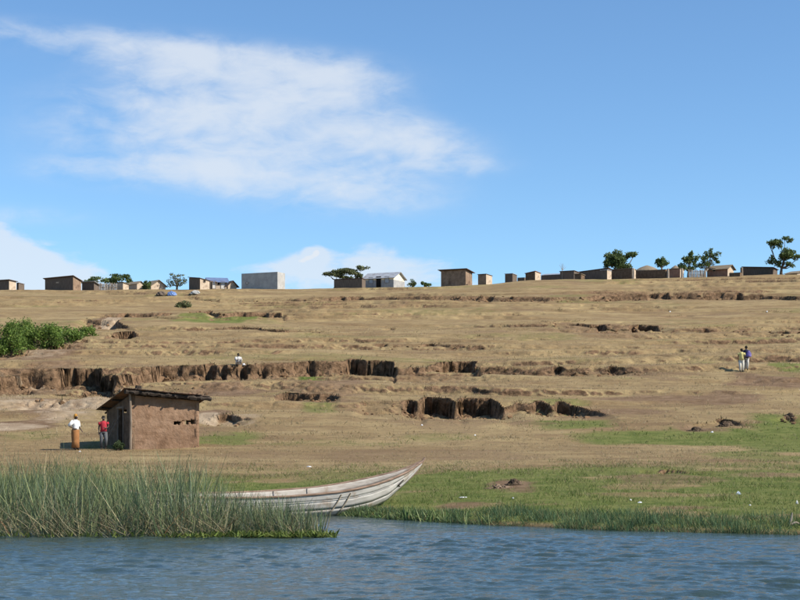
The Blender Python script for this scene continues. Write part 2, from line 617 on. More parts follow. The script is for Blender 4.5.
for _i in range(26):
    _px, _py, _l, _h = _r.uniform(330, 860), 377 + 34 * _r.random(), _r.uniform(6, 34), _r.uniform(0.9, 2.4)
    if 350 < _px < 620 and _py > 390:
        continue
    add_scarp([(_px - _l, _py, 0), (_px - _l * 0.5, _py + _r.uniform(-1, 1), _h * 0.7), (_px, _py, _h), (_px + _l * 0.6, _py + _r.uniform(-1, 1), _h * 0.6), (_px + _l, _py, 0)], wob=0.8, bare=0.6, minor=True)
add_scarp([(355, 403, 0), (365, 401, 6), (400, 401, 8), (420, 402, 17), (492, 405, 16), (505, 408, 11), (520, 404, 6), (545, 404, 10), (580, 407, 9), (600, 412, 4), (612, 415, 0)],
          [(421, 452, 2.0, 1.0), (460, 493, 1.9, 1.0), (406, 414, 0.8, 0.3), (532, 547, 0.8, 0.3), (558, 578, 1.0, 0.4)], fw=0.22, wob=0.5)
add_scarp([(205, 418, 0), (218, 416, 8), (240, 417, 7), (262, 420, 0)], [(219, 236, 0.7, 0.2)], wob=0.4)
add_scarp([(675, 428, 0), (690, 425, 4), (720, 420, 6), (735, 421, 6), (750, 424, 0)], [(720, 733, 0.5, 0.2)], fw=0.3, wob=0.6)
add_scarp([(765, 420, 0), (785, 416, 7), (860, 414, 8), (900, 414, 0)], [(786, 791, 0.4, 0.2)], fw=0.3, wob=0.5)
add_scarp([(615, 471, 0), (650, 470, 5), (672, 470, 5), (700, 472, 4), (722, 474, 0)], [(641, 648, 0.3, 0.1), (656, 676, 0.3, 0.1)], fw=0.3, wob=0.5, Lf=6)


# ------------------------------------------------------------------ patches of the ground cover, in metres on the ground
def patch_list(specs):
    out = []
    for (px, py, rx, ry, amp) in specs:
        cx, cy, _ = hit(px, py)
        _, y0, _ = hit(px, py + ry)
        _, y1, _ = hit(px, max(py - ry, 292))
        out.append((cx, cy, rx * cy / F, max(0.4, abs(y1 - y0) / 2), amp))
    return out


def patches(x, y, lst):
    f = np.zeros_like(x)
    nz = 0.55 * fbm(x * 0.25, y * 0.25, 4, 31)
    for (cx, cy, rx, ry, amp) in lst:
        r = np.sqrt(((x - cx) / rx) ** 2 + ((y - cy) / ry) ** 2)
        f = np.maximum(f, amp * smooth(1.25, 0.55, r + nz))
    return f


GREEN = patch_list([(225, 320, 45, 6, 0.85), (195, 313, 20, 4, 0.7), (420, 312, 90, 5, 0.35), (570, 299, 30, 4, 0.55), (600, 280, 60, 5, 0.4),
                    (312, 380, 14, 4, 0.95), (450, 367, 22, 3, 0.9), (320, 405, 22, 8, 0.6), (560, 410, 30, 7, 0.55), (575, 423, 45, 4, 0.75),
                    (790, 366, 20, 4, 0.7), (700, 438, 130, 9, 0.85), (620, 436, 60, 6, 0.7), (780, 445, 60, 12, 0.8), (760, 456, 60, 6, 0.6), (820, 435, 70, 16, 0.85),
                    (225, 440, 40, 8, 0.7), (200, 442, 20, 5, 0.7), (430, 437, 60, 5, 0.4), (330, 443, 70, 5, 0.35), (30, 435, 40, 6, 0.4), (115, 445, 40, 5, 0.5)])
EARTH = patch_list([(15, 425, 45, 7, 0.95), (60, 405, 45, 10, 0.8), (30, 390, 60, 8, 0.7), (215, 412, 22, 8, 0.9), (230, 392, 60, 8, 0.8), (330, 382, 50, 7, 0.7), (430, 380, 45, 6, 0.55),
                    (105, 324, 16, 8, 0.9), (60, 350, 30, 7, 0.8), (20, 354, 30, 4, 0.7), (640, 300, 160, 5, 0.5), (600, 332, 60, 8, 0.6), (450, 422, 60, 5, 0.5),
                    (680, 398, 120, 7, 0.75), (770, 384, 50, 7, 0.8), (610, 412, 80, 5, 0.7), (748, 375, 14, 6, 0.7), (670, 478, 60, 5, 0.6), (510, 484, 35, 7, 0.9), (460, 505, 28, 4, 0.7), (690, 508, 40, 3, 0.6),
                    (420, 455, 170, 7, 0.55), (250, 455, 60, 5, 0.5), (760, 475, 50, 4, 0.6), (700, 430, 30, 4, 0.7)])
PALE = patch_list([(10, 426, 40, 5, 0.9), (208, 415, 14, 7, 0.9), (108, 323, 10, 7, 1.0), (240, 425, 30, 4, 0.6), (45, 351, 25, 5, 0.6), (80, 400, 45, 9, 0.75), (20, 388, 60, 6, 0.6), (20, 410, 60, 9, 0.7), (-20, 400, 50, 10, 0.6)])


def green_band(x, y):
    g = 1 - smooth(50.0, 66.0, y + 4.0 * fbm(x * 0.12, y * 0.16, 4, 50))
    return g * (1 - 0.6 * smooth(0.10, 0.45, fbm(x * 0.20, y * 0.30, 5, 52)))


def build_terrain():
    t_in = np.linspace(-0.275, 0.275, 500)
    t_out = 0.275 + np.cumsum(np.linspace(0.003, 0.2, 26))
    t = np.concatenate([-t_out[::-1], t_in, t_out])
    ys = np.concatenate([np.arange(24, 34, 0.6), np.arange(34, 75, 0.18), np.arange(75, 113, 0.07), np.arange(113, 165, 0.12), np.arange(165, 256, 0.24), 256 + np.cumsum(np.geomspace(0.4, 260, 44))])
    T, Y = np.meshgrid(t, ys)
    X = T * Y
    x, y = X.ravel(), Y.ravel()
    z, soil, under = h_scarps(x, y, SCARPS, True)
    nr, nc = X.shape
    Z = z.reshape(nr, nc)
    dzy = np.gradient(Z, axis=0) / np.gradient(Y, axis=0)
    dzx = np.gradient(Z, axis=1) / np.gradient(X, axis=1)
    slope = np.sqrt(dzx ** 2 + dzy ** 2).ravel()
    steep = smooth(0.55, 1.2, slope)
    d = y - shore(x)
    # cover masks
    gband = smooth(0.0, 0.6, d) * green_band(x, y)
    green = np.maximum(gband, patches(x, y, GREEN))
    green = np.maximum(green, 0.38 * smooth(0.05, 0.45, fbm(x * 0.05, y * 0.085, 4, 55)) * smooth(80, 100, y))
    earth = np.maximum(patches(x, y, EARTH), 0.75 * soil)
    earth = np.maximum(earth, 0.55 * smooth(0.22, 0.5, fbm(x * 0.11, y * 0.17, 5, 57)) * smooth(60, 80, y))
    earth = np.maximum(earth, steep)
    green = green * (1 - 0.9 * steep)
    pale = patches(x, y, PALE)
    mud = (1 - smooth(-0.1, 0.35, d))
    # crumbly faces: lumps and ledges that break the fall of the bank
    crum = smooth(0.5, 1.6, slope) * smooth(70, 80, y)
    y2 = y + under + crum * (0.24 * fbm(x * 0.8, z * 1.6, 4, 110, 0.55) + 0.06 * np.sin(z * 9.0 + 3 * pnoise(x * 0.5, z, 111)))
    x = x + crum * 0.10 * fbm(x * 1.3, z * 2.6, 3, 114, 0.6)
    me_f = np.arange(nr * nc).reshape(nr, nc)
    faces = np.stack([me_f[:-1, :-1].ravel(), me_f[:-1, 1:].ravel(), me_f[1:, 1:].ravel(), me_f[1:, :-1].ravel()], 1)
    me = np_mesh('hillside', np.stack([x, y2, z], 1), faces, np.stack([green, earth, pale], 1), True)
    a = me.attributes.new('mud', 'FLOAT', 'POINT')
    a.data.foreach_set('value', mud.astype(np.float32))
    a = me.attributes.new('steep', 'FLOAT', 'POINT')
    a.data.foreach_set('value', steep.astype(np.float32))
    # material
    m, t_, b = new_mat('dry_grassland')
    tc = N(t_, 'ShaderNodeTexCoord').outputs['Object']
    at = N(t_, 'ShaderNodeAttribute')
    at.attribute_name = 'tone'
    sp = N(t_, 'ShaderNodeSeparateColor')
    t_.links.new(at.outputs['Color'], sp.inputs[0])
    g_, e_, p_ = sp.outputs
    mu = N(t_, 'ShaderNodeAttribute')
    mu.attribute_name = 'mud'
    stp = N(t_, 'ShaderNodeAttribute')
    stp.attribute_name = 'steep'
    nb = tex_noise(t_, tc, 0.16, 6, 0.62, (1, 1.3, 1))
    nm = tex_noise(t_, tc, 1.1, 6, 0.65)
    nf = tex_noise(t_, tc, 7.0, 5, 0.7)
    nff = tex_noise(t_, tc, 28.0, 3, 0.7)
    straw = mixc(t_, remap(t_, nb, 0.36, 0.64), (0.290, 0.200, 0.098), (0.400, 0.298, 0.150))
    straw = mixc(t_, remap(t_, nm, 0.40, 0.66, 0, 0.62), straw, (0.215, 0.146, 0.078))
    ns = tex_noise(t_, tc, 0.55, 6, 0.62, (0.22, 1.0, 1.0))
    straw = mixc(t_, remap(t_, ns, 0.50, 0.66, 0, 0.75), straw, (0.205, 0.130, 0.070))
    straw = mixc(t_, remap(t_, ns, 0.46, 0.32, 0, 0.5), straw, (0.45, 0.345, 0.175))
    straw = mixc(t_, remap(t_, nf, 0.48, 0.72, 0, 0.5), straw, (0.39, 0.315, 0.185))
    straw = mixc(t_, remap(t_, nff, 0.42, 0.66, 0, 0.45), straw, (0.12, 0.086, 0.045))
    grass = mixc(t_, remap(t_, nm, 0.35, 0.65), (0.115, 0.150, 0.034), (0.215, 0.220, 0.070))
    grass = mixc(t_, remap(t_, nff, 0.42, 0.66, 0, 0.5), grass, (0.055, 0.072, 0.020))
    earthc = mixc(t_, remap(t_, nm, 0.35, 0.68), (0.165, 0.104, 0.060), (0.275, 0.185, 0.115))
    earthc = mixc(t_, remap(t_, nf, 0.45, 0.7, 0, 0.55), earthc, (0.110, 0.068, 0.040))
    streak = tex_noise(t_, tc, 2.2, 5, 0.65, (1.0, 1.0, 1.1))
    face = mixc(t_, remap(t_, streak, 0.36, 0.64), (0.10, 0.062, 0.036), (0.250, 0.158, 0.092))
    earthc = mixc(t_, stp.outputs['Fac'], earthc, face)
    palec = mixc(t_, remap(t_, nm, 0.3, 0.7), (0.31, 0.225, 0.145), (0.44, 0.345, 0.24))
    col = straw
    gf = remap(t_, M(t_, 'ADD', g_, M(t_, 'MULTIPLY', M(t_, 'SUBTRACT', nm, 0.5), 0.9)), 0.15, 0.85)
    col = mixc(t_, gf, col, grass)
    ef = remap(t_, M(t_, 'ADD', e_, M(t_, 'MULTIPLY', M(t_, 'SUBTRACT', nf, 0.5), 0.9)), 0.25, 0.85)
    col = mixc(t_, ef, col, earthc)
    col = mixc(t_, remap(t_, M(t_, 'ADD', p_, M(t_, 'MULTIPLY', M(t_, 'SUBTRACT', nm, 0.5), 0.7)), 0.3, 0.9), col, palec)
    col = mixc(t_, mu.outputs['Fac'], col, (0.05, 0.042, 0.026))
    t_.links.new(col, b.inputs['Base Color'])
    b.inputs['Roughness'].default_value = 1.0
    b.inputs['Specular IOR Level'].default_value = 0.1
    h = M(t_, 'ADD', M(t_, 'MULTIPLY', nf, 0.10), M(t_, 'MULTIPLY', nff, 0.035))
    h = M(t_, 'ADD', h, M(t_, 'MULTIPLY', M(t_, 'MULTIPLY', streak, stp.outputs['Fac']), 0.3))
    bn = N(t_, 'ShaderNodeBump')
    bn.inputs['Strength'].default_value = 0.9
    bn.inputs['Distance'].default_value = 1.0
    t_.links.new(h, bn.inputs['Height'])
    t_.links.new(bn.outputs[0], b.inputs['Normal'])
    o = link('hillside', me, m)
    tag(o, kind='structure')
    return o


build_terrain()


# ------------------------------------------------------------------ the lake
def build_lake():
    t_in = np.linspace(-0.30, 0.30, 350)
    t_out = 0.30 + np.cumsum(np.linspace(0.004, 1.2, 22))
    t = np.concatenate([-t_out[::-1], t_in, t_out])
    ys = np.concatenate([np.geomspace(1.0, 15, 40)[:-1], np.geomspace(15, 48, 540)])
    T, Y = np.meshgrid(t, ys)
    X = T * Y
    x, y = X.ravel(), Y.ravel()
    z = np.zeros_like(x)
    r = np.random.default_rng(21)
    fade = smooth(3, 12, y) * (0.30 + 0.70 * smooth(0.0, 9.0, shore(x) - y))
    fade = fade * (1 - 0.0 * x)
    wn = [pnoise(x * 0.3, y * 0.3, 80 + q) for q in range(7)]
    gust = 0.75 + 0.7 * pnoise(x * 0.16, y * 0.11, 70)
    for i in range(70):
        lam = 0.17 * (8.0 ** r.random())             # 0.17 .. 1.1 m
        ang = r.normal(math.radians(258), 0.5)
        k = 2 * math.pi / lam
        amp = 0.0039 * lam ** 0.8 * (0.5 + r.random())
        ph = k * (math.cos(ang) * x + math.sin(ang) * y) + r.random() * 6.28 + 1.3 * wn[i % 7]
        s = np.sin(ph)
        z += amp * (s + 0.28 * np.cos(2 * ph))
    z = z * fade * gust
    nr, nc = X.shape
    idx = np.arange(nr * nc).reshape(nr, nc)
    faces = np.stack([idx[:-1, :-1].ravel(), idx[:-1, 1:].ravel(), idx[1:, 1:].ravel(), idx[1:, :-1].ravel()], 1)
    verts = np.stack([x, y, z], 1)
    # behind and under the camera the lake goes on as a coarse sheet
    x0, x1 = verts[0, 0], verts[nc - 1, 0]
    n = len(verts)
    verts = np.concatenate([verts, [[-3000, -3000, 0], [3000, -3000, 0], [verts[-nc, 0], 48, 0], [verts[-1, 0], 48, 0], [-3000, 48, 0], [3000, 48, 0]]])
    ext = [(n, n + 1, nc - 1, 0), (n, 0, n - nc, n + 4), (nc - 1, n + 1, n + 5, n - 1)]
    faces = np.concatenate([faces, np.array(ext)])
    me = np_mesh('lake', verts, faces, None, True)
    m, t_, b = new_mat('lake_water')
    tc = N(t_, 'ShaderNodeTexCoord').outputs['Object']
    nb = tex_noise(t_, tc, 0.12, 3, 0.5)
    t_.links.new(mixc(t_, nb, (0.028, 0.050, 0.050), (0.042, 0.064, 0.058)), b.inputs['Base Color'])
    b.inputs['Roughness'].default_value = 0.06
    b.inputs['IOR'].default_value = 1.333
    b.inputs['Specular IOR Level'].default_value = 0.5
    h = M(t_, 'ADD', M(t_, 'MULTIPLY', tex_noise(t_, tc, 5.5, 4, 0.6, (1, 1.6, 1), 0.4), 0.030), M(t_, 'MULTIPLY', tex_noise(t_, tc, 17.0, 3, 0.6, (1, 1.5, 1)), 0.007))
    bn = N(t_, 'ShaderNodeBump')
    bn.inputs['Strength'].default_value = 0.8
    bn.inputs['Distance'].default_value = 1.0
    t_.links.new(h, bn.inputs['Height'])
    t_.links.new(bn.outputs[0], b.inputs['Normal'])
    tag(link('lake', me, m), kind='structure')


build_lake()

# ------------------------------------------------------------------ shared materials
MUD = pmat('mud_daub', (0.195, 0.118, 0.072), (0.275, 0.178, 0.116), 2.2, 1.0, 0.05, 7.0, c3=(0.155, 0.092, 0.056), s3=1.1, spec=0.1)
MUD_DARK = pmat('dark_and_shaded_mud', (0.105, 0.070, 0.045), (0.17, 0.115, 0.075), 3.0, 1.0, 0.03, 9.0, spec=0.1)  # dark village walls, and the hut's left wall with shade in its colour
PLASTER = pmat('grey_plaster', (0.33, 0.32, 0.30), (0.42, 0.41, 0.38), 1.2, 0.95, 0.01, 6.0, c3=(0.33, 0.32, 0.30), s3=0.8)
CREAM = pmat('cream_paint', (0.66, 0.60, 0.46), (0.74, 0.68, 0.54), 1.5, 0.9, c3=(0.58, 0.52, 0.40), s3=1.0)
DADO = pmat('grey_dado_paint', (0.27, 0.27, 0.27), (0.36, 0.35, 0.33), 1.8, 0.9)
PALE_WALL = pmat('pale_mud_plaster', (0.42, 0.33, 0.24), (0.54, 0.44, 0.33), 1.4, 1.0, c3=(0.33, 0.25, 0.18), s3=1.2)
WHITE_WALL = pmat('whitewash', (0.60, 0.56, 0.50), (0.72, 0.69, 0.64), 1.4, 1.0)
BROWN_MUD = pmat('brown_mud_wall', (0.20, 0.135, 0.088), (0.29, 0.20, 0.135), 1.7, 1.0, 0.03, 6.0, c3=(0.14, 0.09, 0.06), s3=1.0)
RED_MUD = pmat('red_mud_wall', (0.23, 0.125, 0.085), (0.30, 0.175, 0.12), 1.7, 1.0, 0.03, 6.0)
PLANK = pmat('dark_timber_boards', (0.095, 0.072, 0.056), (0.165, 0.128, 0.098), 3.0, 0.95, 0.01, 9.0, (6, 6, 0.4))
TIN = pmat('grey_iron_sheet', (0.34, 0.36, 0.39), (0.44, 0.46, 0.49), 1.5, 0.55, metallic=0.3, c3=(0.27, 0.25, 0.24), s3=1.0)
RUST = pmat('rusty_iron_sheet', (0.085, 0.060, 0.046), (0.16, 0.105, 0.075), 2.2, 0.8, metallic=0.1, c3=(0.20, 0.105, 0.06), s3=1.4)
RED_TIN = pmat('red_brown_iron_sheet', (0.22, 0.095, 0.065), (0.30, 0.15, 0.105), 1.8, 0.75, metallic=0.1)
BLUE_TIN = pmat('blue_painted_sheet', (0.11, 0.15, 0.26), (0.15, 0.20, 0.32), 1.5, 0.5)
THATCH = pmat('grey_thatch', (0.17, 0.135, 0.095), (0.29, 0.235, 0.165), 4.0, 1.0, 0.04, 10.0, (5, 5, 1))
POLE = pmat('weathered_pole', (0.14, 0.105, 0.075), (0.24, 0.19, 0.145), 5.0, 0.95, 0.006, 20.0, (3, 3, 0.5))
PALE_POLE = pmat('pale_dry_poles', (0.27, 0.22, 0.17), (0.38, 0.32, 0.26), 4.0, 0.95)
BARK = pmat('bark', (0.085, 0.062, 0.045), (0.15, 0.115, 0.085), 5.0, 1.0, 0.02, 12.0, (2, 2, 0.4))
PALE_BARK = pmat('pale_bark', (0.22, 0.19, 0.15), (0.30, 0.26, 0.21), 5.0, 1.0, 0.02, 12.0, (2, 2, 0.4))
OPENING_SHADE = pmat('painted_interior_shade', (0.010, 0.009, 0.008), (0.018, 0.015, 0.012), 2.0, 1.0)  # near-black panels stand in for the shade inside doors and windows
LEAF = attr_mat('leaves', 0.6, 0.35)
BLADE = attr_mat('grass_blades', 0.65, 0.25)


def copy_tree(o, parent=None):
    c = o.copy()
    COL.objects.link(c)
    c.parent = parent
    for ch in list(o.children):
        copy_tree(ch, c)
    return c


# ------------------------------------------------------------------ the village along the crest
def opening(kind, parent, w, x, z0, ww, hh, mat, face='f', depth=4.0):
    """door or window on the front (x from the front-right corner, negative) or on the right side (x = distance back)"""
    fr = 0.06
    o_ = MB()
    for (a, b, c, d) in ((0, 0, ww, fr), (0, hh - fr, ww, hh), (0, fr, fr, hh - fr), (ww - fr, fr, ww, hh - fr)):
        o_.box(a, -0.05, b, c, 0.03, d)
    loc = (x, 0, z0) if face == 'f' else (0, x, z0)
    rot = (0, 0, 0) if face == 'f' else (0, 0, math.pi / 2)
    o = o_.build(kind, POLE, parent, loc, rot)
    MB().box(fr, -0.025, fr if kind == 'window' else 0.0, ww - fr, 0.02, hh - fr).build('pane' if kind == 'window' else 'door_panel', mat, o)
    return o


def building(name, label, cat, pxl, pxc, pxr, top, D, r, wall, roofm=None, roof='mono', drop=0.25, rdrop=0.0, eave=None, over=0.25, depth=None, opens=(), dado=None, group='village buildings along the crest'):
    r = math.radians(r)
    is_wall = name.endswith('wall')
    xc, yc = (pxc - 400) / F * D, D
    tl, tr = (pxl - 400) / F, (pxr - 400) / F
    w = (xc - tl * yc) / (math.cos(r) + tl * math.sin(r))
    if depth is None:
        den = math.sin(r) - tr * math.cos(r)
        depth = min(9.0, max(1.4, (tr * yc - xc) / den)) if den > 0.03 else 4.0
    d = depth
    zt = CAM_H + (HORIZ - top) / F * D
    cor = [(xc, yc), (xc - w * math.cos(r), yc + w * math.sin(r)), (xc + d * math.sin(r), yc + d * math.cos(r))]
    zg = min(ground(*c) for c in cor)
    zf = ground((cor[0][0] + cor[1][0]) / 2, (cor[0][1] + cor[1][1]) / 2)
    H = zt - zf
    t = thing(name, label, cat, (xc, yc, zf), -r, group)
    if is_wall:
        t['kind'] = 'thing'
    sk = zg - zf - 0.35
    mb = MB()
    th = 0.05
    if roof == 'gable':
        e = H - (H * 0.28 if eave is None else (eave - top) / F * D)
        mb.prism([(0, 0, sk), (0, d, sk), (0, d, e), (0, d / 2, H - th), (0, 0, e)], (-w, 0, 0))
        wl = mb.build('wall', wall, t)
        rf = None
        sl = (H - e) / (d / 2)
        for sgn in (0, 1):
            yo, ym = (-over, d / 2) if sgn == 0 else (d + over, d / 2)
            zo = e - over * sl
            m2 = MB().prism([(over, yo, zo + 0.004), (over, ym, H + 0.004), (over, ym, H + th + 0.004), (over, yo, zo + th + 0.004)], (-w - 2 * over, 0, 0))
            m2.build('roof', roofm, t)
    else:
        fl, frr = H - rdrop, H
        bl, br = H - drop - rdrop, H - drop
        if roof == 'rising_left':
            fl, frr = H, H - rdrop
            bl, br = H - drop, H - drop - rdrop
        vs = [(0, 0, sk), (-w, 0, sk), (-w, d, sk), (0, d, sk), (0, 0, frr - th), (-w, 0, fl - th), (-w, d, bl - th), (0, d, br - th)]
        mb.add(vs, [(0, 1, 2, 3), (4, 7, 6, 5), (0, 4, 5, 1), (1, 5, 6, 2), (2, 6, 7, 3), (3, 7, 4, 0)])
        wl = mb.build('wall', wall, t)
        if roofm:
            def pt(x, y, dz):
                u, v = -x / w, y / d
                z = (frr * (1 - u) + fl * u) * (1 - v) + (br * (1 - u) + bl * u) * v
                return (x, y, z + dz)
            o = over
            poly = [(o, -o), (-w - o, -o), (-w - o, d + o), (o, d + o)]
            vs = [pt(x, y, 0.003) for x, y in poly] + [pt(x, y, 0.07) for x, y in poly]
            MB().add(vs, [(0, 1, 2, 3), (4, 7, 6, 5), (0, 4, 5, 1), (1, 5, 6, 2), (2, 6, 7, 3), (3, 7, 4, 0)]).build('roof', roofm, t)
        elif roofm is None and roof == 'flat':
            pass
    if dado:
        MB().box(-w - 0.02, -0.02, sk, 0.02, d + 0.02, dado[0]).build('wall_base', dado[1], t)
    for op in opens:
        kind, face, u, z0, ww, hh, m = op
        x = -w * (1 - u) - ww / 2 if face == 'f' else d * u - ww / 2
        opening(kind, t, w, x, z0, ww, hh, m, face)
    return t


W = 'window'
building('shed', 'dark timber shed with pale right-hand end wall, cut by left picture edge', 'shed', -14, 9, 16, 280, 250, 26, PLANK, RUST, drop=0.1)
building('lean_to', 'tiny dark lean-to beside the pale-ended shed at far left', 'shed', 16.6, 18.6, 19.6, 283, 252, 26, PLANK, RUST, drop=0.1, over=0.05)
building('shed', 'long dark boarded shed with end wall toned sunlit brown and sloping roof', 'shed', 45, 73, 81, 276.3, 250, 24, PLANK, RUST, drop=0.55, rdrop=0.2,
         opens=[(W, 'f', 0.45, 1.1, 0.6, 0.3, PALE_WALL)])
building('shed', 'low open dark shed with sheet roof left of pale fence', 'shed', 82, 94, 99, 282, 254, 26, PLANK, TIN, drop=0.4, rdrop=0.0, over=0.3)
building('mud_hut', 'small pinkish mud hut at the right end of pale fence', 'hut', 117, 123, 127, 282.5, 253, 30, PALE_WALL, THATCH, drop=0.2, over=0.15)
building('mud_hut', 'low pale mud hut with grey gable roof left of round bush', 'hut', 128, 137, 143, 281, 255, 40, PALE_WALL, THATCH, 'gable', over=0.2)
building('house', 'small pale gable-ended house right of round green bush', 'house', 143, 151, 165.5, 279.6, 253, 50, PALE_WALL, THATCH, 'gable', over=0.3, eave=285)
building('house', 'tall mud house with dark shaded front and pale side with windows', 'house', 189, 200, 212, 276.3, 247, 44, PLANK, RUST, 'rising_left', drop=0.35, rdrop=0.3, over=0.15)  # dark board colour puts the shade of the front into the wall
building('house', 'pale house with blue sheet roof and white doors', 'house', 209, 227.5, 228, 277, 253, -14, PALE_WALL, BLUE_TIN, 'gable', eave=282, depth=4.0, over=0.3,
         opens=[('door', 'f', 0.25, 0, 0.7, 1.25, WHITE_WALL), ('door', 'f', 0.75, 0, 0.7, 1.25, WHITE_WALL), (W, 'f', 0.5, 0.6, 0.5, 0.5, OPENING_SHADE)])
building('house', 'small tan house with dark gable roof beside the blue-roofed house', 'house', 226.5, 228, 236.5, 280.6, 251, 55, PALE_WALL, RUST, 'gable', over=0.35, eave=285)
building('building', 'big windowless flat-topped block building of grey plaster', 'building', 241.5, 277.5, 285, 271.5, 248, 25, PLASTER, None, 'flat', drop=0.0,
         opens=[(W, 'f', 0.16, 0.85, 0.5, 0.3, WHITE_WALL)])
building('shed', 'long low dark shed abutting the cream house', 'shed', 334, 362, 364.5, 278.4, 249, 22, PLANK, RUST, drop=0.1, over=0.08)
building('house', 'cream house with grey sheet-iron gable roof and grey lower walls', 'house', 364, 393.5, 404.5, 271, 251, 25, CREAM, TIN, 'gable', eave=277, over=0.35, dado=(1.35, DADO),
         opens=[('door', 'f', 0.5, 0, 0.9, 1.95, OPENING_SHADE), (W, 'f', 0.24, 0.85, 0.8, 1.0, TIN), (W, 'f', 0.78, 0.85, 0.8, 1.0, TIN)])
building('shed', 'brown mud shed with overhanging flat dark roof, largest at mid crest', 'shed', 441, 465.5, 472, 269.3, 248, 26, BROWN_MUD, RUST, drop=0.3, over=0.4)
LAT = 'latrines along the crest'
building('latrine', 'brown mud latrine just right of the overhanging-roofed shed', 'latrine', 478, 486, 492, 274.2, 247, 30, BROWN_MUD, RUST, drop=0.1, over=0.1, group=LAT)
building('latrine', 'grey-brown mud latrine, middle of the three latrines', 'latrine', 505, 512.5, 517, 273.7, 249, 30, PLANK, TIN, drop=0.1, over=0.08, group=LAT)
building('latrine', 'mud latrine with sloping red-brown roof, rightmost of three', 'latrine', 525.5, 535, 540.5, 271.4, 250, 30, MUD_DARK, RED_TIN, drop=0.15, rdrop=0.25, over=0.12, group=LAT)
building('low_wall', 'short low dark wall between two latrines', 'wall', 517.5, 524.5, 525.5, 277, 254, 26, PLANK, None, 'flat', drop=0)
building('low_shed', 'long low dark shed with pale roof right of red-roofed latrine', 'shed', 541, 561, 563, 274.5, 256, 28, PLANK, TIN, drop=-0.3, over=0.1)
building('hut', 'dark square hut at the left end of the compound', 'hut', 560, 574, 579, 270.8, 252, 30, PLANK, RUST, drop=0.1, over=0.1)
building('kiosk', 'small dark kiosk standing in front of the square hut', 'kiosk', 574.5, 581, 584.5, 274, 245, 30, MUD_DARK, THATCH, drop=0.1, over=0.1)
building('shed', 'long dark shed with low rising roof left of bushy tree', 'shed', 579, 608, 611, 268.2, 254, 30, PLANK, RUST, drop=0.1, rdrop=0.35, over=0.12)
building('kiosk', 'narrow kiosk with paler right side under the bushy tree', 'kiosk', 600.5, 607, 611, 270, 248, 36, PLANK, TIN, drop=0.05, over=0.06)
building('stall', 'dark-fronted stall with a pale end post below bushy tree', 'stall', 611.5, 632, 635, 268.6, 250, 32, MUD_DARK, THATCH, drop=0.1, over=0.12)
building('compound_wall', 'long dark grey compound wall below the thatched roof', 'wall', 635.5, 665.5, 668.5, 268.8, 251, 32, MUD_DARK, None, 'flat', drop=0)
building('stall', 'low red mud stall between two pale posts', 'stall', 669, 680, 683, 268.6, 250, 34, RED_MUD, THATCH, drop=0.1, over=0.12)
building('house', 'small gable house with red mud front right of leaning tree', 'house', 707, 727.5, 733.5, 264.3, 250, 36, RED_MUD, THATCH, 'gable', eave=268, over=0.35,
         opens=[(W, 'f', 0.35, 0.9, 0.5, 0.5, OPENING_SHADE)])
building('low_wall', 'square dark low wall between gable house and long shed', 'wall', 729.5, 740, 741.3, 272, 247, 30, MUD_DARK, None, 'flat', drop=0)
building('shed', 'long dark shed with roof sloping down toward the tall tree', 'shed', 743, 773, 777.5, 265, 251, 38, PLANK, RUST, 'rising_left', drop=0.2, rdrop=0.42, over=0.2)
building('hut', 'low hut with pale thatch roof at the right picture edge', 'hut', 785, 797, 812, 269.6, 256, 45, PALE_WALL, THATCH, 'gable', over=0.3, eave=273)
# sunlit right-hand ends of some buildings, put into colour as paler panels


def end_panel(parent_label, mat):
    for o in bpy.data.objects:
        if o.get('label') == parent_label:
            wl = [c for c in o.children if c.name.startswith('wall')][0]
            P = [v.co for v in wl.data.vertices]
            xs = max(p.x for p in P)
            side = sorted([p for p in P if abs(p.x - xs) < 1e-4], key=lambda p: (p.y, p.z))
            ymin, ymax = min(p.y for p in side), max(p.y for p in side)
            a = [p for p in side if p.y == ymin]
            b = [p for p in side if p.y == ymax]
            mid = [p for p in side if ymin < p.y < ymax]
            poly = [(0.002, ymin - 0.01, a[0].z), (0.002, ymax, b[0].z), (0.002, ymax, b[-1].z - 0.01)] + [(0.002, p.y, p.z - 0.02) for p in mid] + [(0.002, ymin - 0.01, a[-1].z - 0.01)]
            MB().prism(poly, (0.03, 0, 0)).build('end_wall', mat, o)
            return o


end_panel('dark timber shed with pale right-hand end wall, cut by left picture edge', PALE_WALL)
end_panel('long dark boarded shed with end wall toned sunlit brown and sloping roof', BROWN_MUD)
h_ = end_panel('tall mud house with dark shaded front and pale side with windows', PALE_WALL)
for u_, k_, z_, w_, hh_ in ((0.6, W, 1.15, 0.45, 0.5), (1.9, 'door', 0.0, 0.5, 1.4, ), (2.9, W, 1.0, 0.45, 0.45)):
    o_ = opening(k_, h_, 1, u_, z_, w_, hh_, OPENING_SHADE, 's')
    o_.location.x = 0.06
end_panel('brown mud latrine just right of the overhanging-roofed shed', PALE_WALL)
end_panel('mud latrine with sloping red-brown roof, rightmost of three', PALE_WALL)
end_panel('narrow kiosk with paler right side under the bushy tree', PALE_WALL)
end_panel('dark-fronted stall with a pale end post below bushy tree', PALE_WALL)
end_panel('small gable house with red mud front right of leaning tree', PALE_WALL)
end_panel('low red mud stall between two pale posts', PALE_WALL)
end_panel('brown mud shed with overhanging flat dark roof, largest at mid crest', BROWN_MUD)


